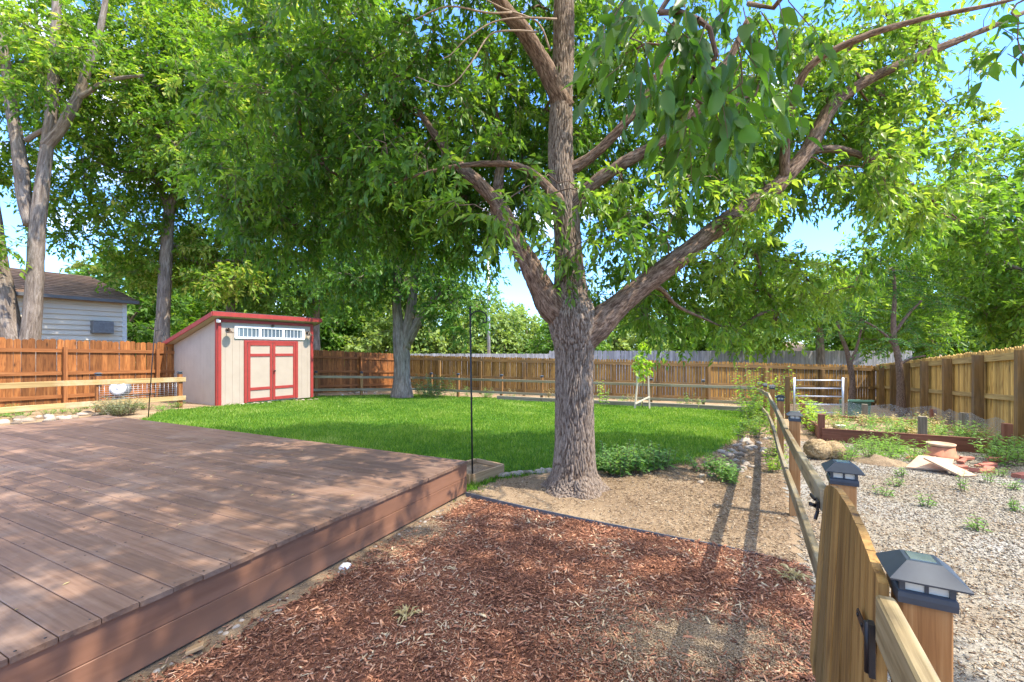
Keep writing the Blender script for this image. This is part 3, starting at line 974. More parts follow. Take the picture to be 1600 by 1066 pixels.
LA = on_ground(-260, 6.2); LB = on_ground(290, 13.0)
LA.x = LB.x - (LB.y - LA.y) * .56
ll = low_fence('low_rail_fence', 'pale low two rail fence in front of the red brown fence left of the shed', [LA, LB], [(0, .02), (0, .28), (0, .52), (0, .75), (0, .985)], .87, .33, 'rail_left', pmat='fence_red_rail', hh=.13)
w = MB()
a, b = LA.lerp(LB, .75), LA.lerp(LB, .97)
for k in range(9):
    p, q = a + UP * (.28 + k * .058), b + UP * (.28 + k * .058)
    w.tube([p, q], .003, 4)
for k in range(18):
    p = a.lerp(b, k / 17)
    w.tube([p + UP * .2, p + UP * .78], .003, 4)
w.build('wire_mesh', M['steel'], ll)
B0, B1, B2 = on_ground(470, 17.2), on_ground(648, 20.0), on_ground(1181, 15.0)
low_fence('low_rail_fence', 'gray low rail fence with lamp capped posts along the back of the lawn', [B0, B1, B2],
          [(0, .12), (0, .5), (1, .06), (1, .16), (1, .31), (1, .44), (1, .58), (1, .75), (1, .88)], .86, .34, 'rail_back')
# landscape timber at the back of the lawn
tm = MB()
for k in range(5):
    a = B1.lerp(B2, .3 + k * .14) - Vector((0, .35, 0)); b = B1.lerp(B2, .3 + (k + 1) * .14 - .002) - Vector((0, .35, 0))
    a.z, b.z = gzf(a.x, a.y), gzf(b.x, b.y)
    tm.beam(a + UP * .08, b + UP * .08, .12, .2, ch=.012)
o = tm.build('landscape_timber', M['timber'], loc=B1.lerp(B2, .3)); tag(o, 'long gray landscape timber along the far edge of the lawn', 'timber')

# ------------------------------------------------------------------ tall board fences
def board_fence(name, label, line, height, pw, gap, mats, rails, post_h, post_step, front, dog=True, post_w=.09, posts_at=None, cap=False, skew=.0):
    """line: list of (x, y, zbase); front: +1/-1 which side rails and posts sit on"""
    root = thing(name, label, 'fence', line[0])
    for segi, (a, b) in enumerate(zip(line[:-1], line[1:])):
        a, b = Vector(a), Vector(b)
        L = (b.xy - a.xy).length
        u = Vector((b.x - a.x, b.y - a.y, 0)).normalized()
        v = Vector((-u.y, u.x, 0)) * front
        ns = max(1, int(round(L / post_step)))
        for s in range(ns):
            t0, t1 = s / ns, (s + 1) / ns
            mb = MB()
            l0, l1 = L * t0, L * t1
            gp = gap[segi] if hasattr(gap, '__len__') else gap
            n = max(1, int(round((l1 - l0) / (pw + gp))))
            for k in range(n):
                l = l0 + (l1 - l0) * (k + .5) / n
                p = a + u * l
                p.z = a.z + (b.z - a.z) * l / L
                w = (l1 - l0) / n - gp
                hh = height + random.uniform(-.02, .02)
                p = p - v * random.uniform(0, .006)
                lean = u * random.uniform(-.004, .004) * 1.5
                c = .035 if dog else 0.002
                th = .018
                poly = [(-w/2, .03), (w/2, .03), (w/2, hh - c), (w/2 - c, hh), (-w/2 + c, hh), (-w/2, hh - c)]
                nv = len(poly)
                vs, gs = [], []
                for o in (0, -th):
                    for (x, z) in poly:
                        vs.append(p + u * x + lean * z + UP * z + v * o); gs.append((z, x, o))
                fs = [tuple(range(nv)), tuple(range(2 * nv - 1, nv - 1, -1))] + [(i, nv + i, nv + (i + 1) % nv, (i + 1) % nv) for i in range(nv)]
                mb.add(vs, fs, None, gs)
            mb.build('board_panel', M[mats[0]], root)
            pa = a + u * l0; pa.z = a.z + (b.z - a.z) * t0
            pb = a + u * l1; pb.z = a.z + (b.z - a.z) * t1
            for (z, h, d) in rails:
                r = MB()
                r.beam(pa + UP * z + v * (d / 2 + .001), pb + UP * z + v * (d / 2 + .001), d, h, tint=random.uniform(.3, .8))
                r.build('rail', M[mats[1]], root)
            r = MB()
            pd = pa + v * (post_w / 2 + .045)
            r.beam(pd - UP * .1, pd + UP * post_h, post_w, post_w, up=u, ch=.005)
            r.build('post', M[mats[2]], root)
            if cap:
                r = MB()
                r.beam(pa + UP * (height - .09) + v * .05, pb + UP * (height - .09) + v * .05, .03, .14)
                r.build('top_trim', M[mats[1]], root)
    return root

# left boundary fence: passes behind the shed
LF0 = Vector((-15.9, 6.6, .1)); LF1 = Vector((-11.75, 14.6, -.06)); LF2 = Vector((-5.9, 23.6, -.5))
board_fence('board_fence', 'red brown stained board fence with three rails along the left boundary', [LF0, LF1, LF2], 1.93, .135, .006,
            ['fence_red', 'fence_red_rail', 'fence_red_rail'], [(1.62, .1, .04), (.98, .1, .04), (.32, .1, .04)], 1.72, 2.45, -1)
BF1 = Vector((8.6, 19.4, -.72)); BF2 = Vector((16.4, 19.9, -.93))
board_fence('board_fence', 'golden brown board fence with capped rails across the back of the yard', [LF2, LF2.lerp(BF1, .6), BF1, BF2], 1.86, .1, (.008, .026, .026),
            ['fence_gold', 'fence_gold_post', 'fence_gold_post'], [(1.68, .14, .05), (.85, .09, .05), (.22, .14, .05)], 1.62, 2.4, -1, dog=True, post_w=.12)
RF0 = Vector((16.4, 19.9, -.93)); RF1 = Vector((7.2, 4.4, .02))
board_fence('board_fence', 'yellow board fence with heavy brown posts along the right boundary', [RF0, RF1], 1.9, .095, .01,
            ['fence_yellow', 'fence_yellow_rail', 'fence_gold_post'], [(1.72, .14, .05), (.92, .1, .05)], 1.8, 2.1, -1, dog=True, post_w=.16)
# neighbours' gray fence beyond
board_fence('board_fence', 'silver gray weathered fence standing beyond the golden back fence', [(2.2, 26, -1.15), (11.6, 25.0, -1.15), (24, 26.5, -1.15)], 2.75, .1, .004,
            ['fence_gray', 'fence_gray', 'fence_gray'], [(2.5, .1, .04)], 2.5, 2.5, 1, dog=True)
board_fence('board_fence', 'lower silver gray fence far behind the tree at the back left', [(-9, 30, -1.15), (3.0, 30.5, -1.15)], 2.55, .1, .004,
            ['fence_gray', 'fence_gray', 'fence_gray'], [(2.3, .1, .04)], 2.3, 2.5, 1, dog=True)

# ------------------------------------------------------------------ shed
def shed():
    f = Vector((-9.0, 13.5, gzf(-9, 13.5)))
    u = Vector((.52, .855, 0)).normalized()   # along the front
    v = Vector((-u.y, u.x, 0))                # towards the back
    n = -v
    W, L, hf, hb = 3.2, 3.0, 2.68, 1.88
    root = thing('garden_shed', 'beige garden shed with sloping roof and red trimmed double doors', 'shed', f)
    z0 = f.z - .02
    def pt(a, b, z): return Vector((f.x, f.y, z0)) + u * a + v * b + UP * z
    # walls: front, back, two sides, as grooved siding
    def wall(p, q, zt0, zt1, out, nm):
        mb = MB()
        d = (q - p); Lw = d.length; d.normalize()
        k = int(Lw / .2)
        for i in range(k):
            s0, s1 = i / k, (i + 1) / k
            a, b = p + d * (s0 * Lw + .002), p + d * (s1 * Lw - .002)
            ta, tb = zt0 + (zt1 - zt0) * s0, zt0 + (zt1 - zt0) * s1
            mb.prism([a, b, b + UP * tb, a + UP * ta], out * .006, .5)
        mb.prism([p, q, q + UP * zt1, p + UP * zt0], -out * .05, .5)
        return mb.build(nm, M['shed'], root)
    wall(pt(0, 0, 0), pt(W, 0, 0), hf, hf, n, 'front_wall')
    wall(pt(0, L, 0), pt(0, 0, 0), hb, hf, -u, 'side_wall')
    wall(pt(W, 0, 0), pt(W, L, 0), hf, hb, u, 'side_wall')
    wall(pt(W, L, 0), pt(0, L, 0), hb, hb, v, 'back_wall')
    # roof
    sl = (hb - hf) / L
    def rp(a, b, dz=0): return pt(a, b, hf + sl * b + dz)
    mb = MB()
    ov = .22
    c = [rp(-ov, -ov * .9, .14), rp(W + ov, -ov * .9, .14), rp(W + ov, L + ov, .14), rp(-ov, L + ov, .14)]
    mb.prism(c, UP * .03, .5)
    ro = mb.build('roof', M['shedroof'], root)
    for p, q, nm in ((rp(-ov - .02, -ov * .9 - .02, .08), rp(W + ov + .02, -ov * .9 - .02, .08), 'fascia'),
                     (rp(-ov - .02, -ov * .9, .08), rp(-ov - .02, L + ov, .08), 'fascia'),
                     (rp(W + ov + .02, -ov * .9, .08), rp(W + ov + .02, L + ov, .08), 'fascia')):
        t = MB(); t.beam(p, q, .03, .13, tint=.5); t.build(nm, M['red'], ro)
    t = MB(); t.prism([rp(-ov, -ov * .9, .02), rp(W + ov, -ov * .9, .02), rp(W + ov, L + ov, .02), rp(-ov, L + ov, .02)], UP * .012, .5)
    t.build('soffit', M['shed'], ro)
    # trim
    for a in (0.0, W):
        t = MB()
        p = pt(a, 0, 0) + n * .02
        sgn = 1 if a == 0 else -1
        t.beam(p + u * .045 * sgn, p + u * .045 * sgn + UP * hf, .09, .03, up=n, tint=.5)
        t.beam(pt(a, .045, 0) - u * .02 * sgn, pt(a, .045, hf + sl * .045) - u * .02 * sgn, .09, .03, up=u, tint=.5)
        t.build('corner_trim', M['red'], root)
    t = MB(); t.beam(pt(0, L - .045, 0) - u * .02, pt(0, L - .045, hb) - u * .02, .07, .03, up=u, tint=.5); t.build('corner_trim', M['red'], root)
    t = MB(); t.beam(pt(.1, -.022, hf - .05), pt(W - .1, -.022, hf - .05), .025, .09, tint=.5); t.build('eave_trim', M['red'], root)
    # doors: front width 3.2; doors from .88 to 2.58
    d0, d1, dt = .86, 2.52, 1.96
    dm = (d0 + d1) / 2
    t = MB()
    for a in (d0 - .045, d1 + .045):
        t.beam(pt(a, -.024, .03), pt(a, -.024, dt + .08), .09, .03, up=n, tint=.5)
    t.beam(pt(d0, -.024, dt + .045), pt(d1, -.024, dt + .045), .03, .07, tint=.5)
    t.build('door_frame', M['red'], root)
    for (a, b) in ((d0 + .01, dm - .006), (dm + .006, d1 - .01)):
        dmb = MB(); dmb.prism([pt(a, -.016, .05), pt(b, -.016, .05), pt(b, -.016, dt), pt(a, -.016, dt)], n * .012, .5)
        do = dmb.build('door', M['shed'], root)
        t = MB()
        for q in (a + .045, b - .045):
            t.beam(pt(q, -.038, .05), pt(q, -.038, dt), .08, .02, up=n, tint=.5)
        for z in (.1, .46, 1.56, dt - .04):
            t.beam(pt(a + .09, -.038, z), pt(b - .09, -.038, z), .02, .09 if z not in (.1,) else .1, tint=.5)
        t.build('door_trim', M['red'], do)
        if a > dm:
            t = MB(); c = pt(a + .04, -.05, 1.02)
            t.lathe(c, [(.022, 0), (.022, .01), (.012, .012), (.012, .035), (.028, .04), (.026, .06), (.01, .066)], 12, axis=n)
            t.build('handle', M['black'], do)
    # transom window
    w0, w1, zb, zt = .48, 2.86, 2.12, 2.46
    fr = MB()
    for z in (zb, zt): fr.beam(pt(w0, -.03, z), pt(w1, -.03, z), .03, .06, tint=.5)
    for a in (w0 + .04, w0 + (w1 - w0) / 3, w0 + 2 * (w1 - w0) / 3, w1 - .04):
        fr.beam(pt(a, -.029, zb), pt(a, -.029, zt), .09, .028, up=n, tint=.5)
    for s in range(3):
        for k in range(1, 6):
            a = w0 + (w1 - w0) / 3 * (s + k / 6)
            fr.beam(pt(a, -.024, zb), pt(a, -.024, zt), .013, .015, up=n, tint=.5)
    fo = fr.build('window', M['white'], root)
    g = MB(); g.prism([pt(w0, -.016, zb), pt(w1, -.016, zb), pt(w1, -.016, zt), pt(w0, -.016, zt)], n * .003, .5)
    g.build('pane', M['window'], fo)
    # gooseneck barn lamps
    for a in (.27, W - .22):
        t = MB(); c = pt(a, 0, 2.36) + n * .015
        t.lathe(c, [(.05, 0), (.05, .02), (.02, .03)], 14, axis=n)
        arc = [c + n * (.02 + .1 * math.sin(s)) + UP * (.05 * math.sin(s * 1.6)) for s in np.linspace(0, 1.7, 9)]
        arc += [arc[-1] + n * .05 - UP * .03]
        t.tube(arc, .011, 8)
        e = arc[-1] - UP * .02
        t.lathe(e, [(.02, .03), (.03, 0), (.055, -.04), (.12, -.075), (.122, -.08), (.05, -.045)], 18)
        t.build('wall_lamp', M['bronze'], root)
    # motion sensor above the door and a camera at the corner
    t = MB(); c = pt(1.7, -.03, 2.55)
    t.beam(c - u * .03, c + u * .03, .03, .07); t.beam(c + n * .04 - u * .05, c + n * .04 + u * .02, .05, .05)
    t.build('sensor_lamp', M['bronze'], root)
    t = MB(); c = pt(-.02, -.05, hf - .06)
    t.lathe(c, [(.035, .05), (.045, 0), (.04, -.05), (.02, -.065)], 12); t.beam(c + n * .03, c + n * .12 - UP * .03, .06, .06)
    t.build('security_camera', M['white'], root)
shed()

# ------------------------------------------------------------------ neighbour's house
def house():
    c0 = at(197, 530, 21.0); c0.z = 0
    hu, hv = -U, Vector((-U.y, U.x, 0))
    root = thing('house', 'pale gray sided house with brown gable roof behind the left fence', 'house', (c0.x, c0.y, gzf(c0.x, c0.y)))
    zb, zt = -.6, at(0, 474, 21.0).z
    Lh, D = 13.0, 10.0
    def pt(a, b, z): return c0 + hu * a + hv * b + UP * z
    mb = MB()
    nrow = 20
    hh = (zt - zb) / nrow
    for k in range(nrow):
        z = zb + k * hh
        mb.add([pt(0, -.085, z), pt(Lh, -.085, z), pt(Lh, -.006, z + hh), pt(0, -.006, z + hh), pt(0, 0, z), pt(Lh, 0, z)], [(3, 2, 1, 0), (0, 1, 5, 4)], .5)
    zr = zt + 1.72
    mb.prism([pt(0, 0, zb), pt(0, D, zb), pt(0, D, zt), pt(0, D / 2, zr - .1), pt(0, 0, zt)], hu * Lh, .5)
    mb.build('wall', M['house'], root)
    for a in (.08, 4.6):
        t = MB(); t.beam(pt(a, -.08, zb), pt(a, -.05, zt), .17, .04, up=hv); t.build('corner_board', M['housetrim'], root)
    t = MB(); t.beam(pt(-.3, -.5, zt + .02), pt(Lh, -.5, zt + .02), .12, .13); t.build('gutter', M['gutter'], root)
    mb = MB()
    rows = 14
    e0, r0 = (-.45, zt + .08), (D / 2, zr)
    for k in range(rows):
        for j in range(26):
            a0, a1 = -.35 + (Lh + .35) * j / 26, -.35 + (Lh + .35) * (j + 1) / 26
            b0, b1 = e0[0] + (r0[0] - e0[0]) * k / rows, e0[0] + (r0[0] - e0[0]) * (k + 1) / rows
            z0, z1 = e0[1] + (r0[1] - e0[1]) * k / rows, e0[1] + (r0[1] - e0[1]) * (k + 1) / rows
            v4 = [pt(a0, b0, z0 + .025), pt(a1, b0, z0 + .025), pt(a1, b1, z1), pt(a0, b1, z1)]
            mb.add(v4 + [v4[0] - UP * .025, v4[1] - UP * .025], [(3, 2, 1, 0), (0, 1, 5, 4)], random.random())
    q = [pt(-.35, e0[0], e0[1]), pt(-.35, r0[0], r0[1]), pt(-.35, D + .45, e0[1])]
    mb.prism([x - UP * .02 for x in q] + [x - UP * .14 for x in reversed(q)], hu * (Lh + .35), .5)
    mb.build('roof', M['roof'], root)
    c = pt(.95, -.2, at(172, 512, 20.3).z)
    t = MB(); t.box(c, .72, .34, .56, ax=hu, tint=.5, ch=.03)
    for k in range(6): t.box(c - hv * .172 + hu * .05 + UP * (-.16 + k * .06), .4, .012, .025, ax=hu, tint=.2)
    t.build('air_conditioner', M['graymetal'], root)
    w = MB(); q = pt(5.6, -.06, 1.7); w.box(q, 1.3, .05, 1.4, ax=hu, tint=.5); wo = w.build('window', M['housetrim'], root)
    w = MB(); w.box(q - hv * .03, 1.1, .02, 1.2, ax=hu, tint=.5); w.build('pane', M['window'], wo)
house()
# roof of a far building over the gray fence
def far_house():
    root = thing('house', 'tan roofed low house barely showing over the gray fence', 'house', (22, 42, -1.15))
    b = MB(); b.prism([Vector((21.5, 42, -1.15)), Vector((29, 42, -1.15)), Vector((29, 42, 1.6)), Vector((21.5, 42, 1.6))], Vector((0, 7, 0)), .5); b.build('wall', M['house'], root)
    r = MB(); r.prism([Vector((21.1, 41.5, 1.55)), Vector((21.1, 45.5, 2.5)), Vector((21.1, 49.5, 1.55))], Vector((8.3, 0, 0)), .5); r.build('roof', M['pinkroof'], root)
far_house()

# ------------------------------------------------------------------ trees
LEAF5 = (np.array([(0, 0, 0), (.38, .5, .1), (.38, -.5, .1), (.45, 0, 0), (1, 0, -.14)]), np.array([(0, 3, 1), (0, 2, 3), (1, 3, 4), (2, 4, 3)]))
LEAF4 = (np.array([(0, 0, 0), (.45, .5, .07), (.45, -.5, .07), (1, 0, -.12)]), np.array([(0, 3, 1), (0, 2, 3)]))
_t = []
for s in (.0, .18, .42, .7, 1.0):
    wv = {0: .06, .18: .40, .42: .5, .7: .3, 1.0: .0}[s]
    z = -.16 * s * s
    _t.append([(s, wv, z + wv * .22), (s, 0, z), (s, -wv, z + wv * .22)])
LEAFBIG_V = np.array([p for r in _t for p in r])
LEAFBIG_F = np.array([(i * 3 + j, i * 3 + j + 1, (i + 1) * 3 + j + 1) for i in range(4) for j in range(2)] + [(i * 3 + j, (i + 1) * 3 + j + 1, (i + 1) * 3 + j) for i in range(4) for j in range(2)])
LEAFBIG = (LEAFBIG_V, LEAFBIG_F)

def unit(a): return a / np.maximum(np.linalg.norm(a, axis=-1, keepdims=True), 1e-9)

def leaf_arrays(P, D, N, S, Wd, T, tpl):
    tv, tf = tpl
    X = unit(D)
    Y = unit(np.cross(N, X))
    Z = np.cross(X, Y)
    V = P[:, None] + S[:, None, None] * (tv[None, :, 0, None] * X[:, None] + (Wd[:, None] * tv[None, :, 1])[..., None] * Y[:, None] + tv[None, :, 2, None] * Z[:, None])
    n, k = len(P), len(tv)
    Fc = (np.arange(n)[:, None, None] * k + tf[None]).reshape(-1, 3)
    return V.reshape(-1, 3), Fc, np.repeat(T, k)

def twig_leaves(C, O, ntw, nlf, tl, ls, lw, droop, tint, spread=1.0, tvar=.18, tpl=LEAF5, ctint=None, gap=0.12):
    """C cluster centres, O outward directions -> twigs and leaves"""
    n = len(C)
    S0 = np.repeat(C, ntw, 0) + rng.normal(0, .04, (n * ntw, 3))
    dirs = unit(np.repeat(O, ntw, 0) * .55 + unit(rng.normal(0, 1, (n * ntw, 3))) * spread + np.array([0, 0, -droop * .35]))
    L = rng.uniform(.6, 1.2, n * ntw) * tl
    t = (np.arange(nlf) + .5) / nlf
    t = gap + (1 - gap) * t
    tt = np.tile(t, n * ntw)
    S = np.repeat(S0, nlf, 0); Dr = np.repeat(dirs, nlf, 0); LL = np.repeat(L, nlf)
    P = S + Dr * (LL * tt)[:, None] + np.array([0, 0, -1]) * (droop * .5 * LL * tt ** 2)[:, None]
    m = len(P)
    sd = unit(np.cross(Dr, unit(rng.normal(0, 1, (m, 3)) + np.array([0, 0, .8]))))
    sg = np.tile(np.where(np.arange(nlf) % 2 == 0, 1, -1), n * ntw)
    LD = unit(Dr * .55 + sd * sg[:, None] * .8 + rng.normal(0, .25, (m, 3)) + np.array([0, 0, -droop * .75]))
    N = unit(rng.normal(0, .45, (m, 3)) + np.array([0, 0, 1.0]) + LD * .2)
    sz = rng.uniform(.42, 1.0, m) ** .6 * 1.15 * ls
    base = np.repeat(ctint if ctint is not None else np.full(n, tint), ntw * nlf)
    T = np.clip(rng.normal(0, tvar, m) + base, 0, 1)
    lv = leaf_arrays(P, LD, N, sz, np.full(m, lw) * rng.uniform(.8, 1.2, m), T, tpl)
    # twig tubes: three sided spikes with a bend
    E = S0 + dirs * L[:, None] + np.array([0, 0, -1]) * (droop * .5 * L)[:, None]
    Mi = S0 + dirs * (L * .55)[:, None] + np.array([0, 0, -1]) * (droop * .5 * L * .3)[:, None]
    a = unit(np.cross(dirs, np.array([.3, .2, .9]))); b = np.cross(dirs, a)
    r = .0028 * np.clip(tl / .35, .8, 2.2)
    k = len(S0)
    tv = np.zeros((k, 7, 3))
    for q, ang in enumerate((0, 2.09, 4.19)):
        o = a * math.cos(ang) + b * math.sin(ang)
        tv[:, q] = S0 + o * r
        tv[:, 3 + q] = Mi + o * r * .7
    tv[:, 6] = E
    ft = []
    for q in range(3):
        q2 = (q + 1) % 3
        ft += [(q, q2, 3 + q2), (q, 3 + q2, 3 + q), (3 + q, 3 + q2, 6)]
    ft = (np.arange(k)[:, None, None] * 7 + np.array(ft)[None]).reshape(-1, 3)
    return lv, (tv.reshape(-1, 3), ft, np.full(k * 7, .5))

def join(arrs):
    vs, fs, ts, b = [], [], [], 0
    for v, f, t in arrs:
        vs.append(v); fs.append(f + b); ts.append(t); b += len(v)
    return np.concatenate(vs), np.concatenate(fs), np.concatenate(ts)

def smooth_path(pts, sub=4):
    """Catmull-Rom through (x,y,z,r)"""
    P = [np.array(p, float) for p in pts]
    P = [2 * P[0] - P[1]] + P + [2 * P[-1] - P[-2]]
    out = []
    for i in range(1, len(P) - 2):
        for k in range(sub):
            t = k / sub
            a, b, c, d = P[i - 1], P[i], P[i + 1], P[i + 2]
            out.append(.5 * ((2 * b) + (-a + c) * t + (2 * a - 5 * b + 4 * c - d) * t * t + (-a + 3 * b - 3 * c + d) * t ** 3))
    out.append(P[-2])
    return out

def sample_ell(ells):
    pts, outs = [], []
    for (c, r, n) in ells:
        c, r = np.array(c, float), np.array(r, float)
        d = unit(rng.normal(0, 1, (n, 3)))
        rad = rng.random(n) ** .42
        pts.append(c + d * rad[:, None] * r)
        outs.append(unit(d / r))
    return np.concatenate(pts), np.concatenate(outs)

def poisson(P, O, dmin):
    keep = []
    for i in range(len(P)):
        if not keep or np.min(np.sum((P[keep] - P[i]) ** 2, 1)) > dmin * dmin: keep.append(i)
    return P[keep], O[keep]

def connect(mb, nodes, C, rmax=.03, rmin=.005, wobble=.08, n=5, pull=0.0):
    """grow branches: each cluster hooks to the nearest node already in the tree"""
    nodes = np.array(nodes, float)
    m = len(C)
    best = np.full(m, -1); bd = np.full(m, 1e9)
    for i in range(0, len(nodes)):
        dd = np.sum((C - nodes[i]) ** 2, 1)
        k = dd < bd; bd[k] = dd[k]; best[k] = i
    all_nodes = list(nodes)
    parent_pt = [None] * m
    parent_cl = [-1] * m
    owner = [-1] * len(nodes)
    done = np.zeros(m, bool)
    order = []
    for _ in range(m):
        i = int(np.argmin(np.where(done, 1e9, bd)))
        done[i] = True; order.append(i)
        parent_pt[i] = all_nodes[best[i]]
        parent_cl[i] = owner[best[i]]
        p, c = parent_pt[i], C[i]
        for s in (.55, 1.0):
            q = p + (c - p) * s
            all_nodes.append(q); owner.append(i)
            dd = np.sum((C - q) ** 2, 1) * (1.0 + pull)
            k = (dd < bd) & ~done
            bd[k] = dd[k]; best[k] = len(all_nodes) - 1
    desc = np.ones(m)
    for i in reversed(order):
        if parent_cl[i] >= 0: desc[parent_cl[i]] += desc[i]
    outs = np.zeros((m, 3))
    for i in order:
        p, c = np.array(parent_pt[i]), C[i]
        L = np.linalg.norm(c - p)
        outs[i] = (c - p) / max(L, 1e-6)
        if L < .02: continue
        r0 = min(rmax, rmin * desc[i] ** .5); r1 = min(rmax, rmin * max(1, desc[i] - 1) ** .5) * .85
        k = max(2, min(5, int(L / .25) + 2))
        w = rng.normal(0, wobble * L, (k + 1, 3)); w[0] = 0; w[-1] = 0
        pts, rad = [], []
        for j in range(k + 1):
            s = j / k
            pts.append(p + (c - p) * s + w[j] * .6 + np.array([0, 0, .1 * L * math.sin(math.pi * s)]))
            rad.append(r0 + (r1 - r0) * s)
        mb.tube(pts, rad, n, .5, cap=False)
    return outs

DENS = 1.3
def make_tree(name, label, cat, base, stems, ells, leaf, group=None, barkm='bark_gray', seed=1, dmin=.5, rmin=.006, rmax=.05, tubes=True, stem_n=10):
    """stems: lists of (x,y,z,r). leaf: dict for twig_leaves"""
    global rng
    rng = np.random.default_rng(seed); random.seed(seed)
    root = thing(name, label, cat, base, group)
    tr = MB()
    nodes = []
    for st in stems:
        sp = smooth_path(st, 5)
        nz_ = random.uniform(0, 50)
        tr.tube([p[:3] for p in sp], [max(.004, p[3]) * (1 + .06 * noise.noise(Vector((i * .4, nz_, 0)))) for i, p in enumerate(sp)], stem_n, .5)
        nodes += [p[:3] for p in sp[len(sp) // 3:]]
    C, O = sample_ell([(c, r, int(n * DENS)) for c, r, n in ells])
    C, O = poisson(C, O, dmin * .8)
    bo = connect(tr, nodes, C, rmax, rmin, n=4)
    tr.build('trunk', M[barkm], root)
    mt = leaf.pop('mat')
    leaf['ls'] *= 1.25; leaf['lw'] *= 1.1
    ct = None
    if 'tint' in leaf:
        ct = np.clip(leaf['tint'] + rng.normal(0, leaf.pop('cvar', .14), len(C)), 0, 1)
    lv, tw = twig_leaves(C, unit(O * .5 + bo * .7), ctint=ct, **leaf)
    v, f, t = lv
    np_obj('crown', v, f, M[mt], root, t)
    np_obj('twigs', tw[0], tw[1], M['twig'], root, tw[2])
    return root

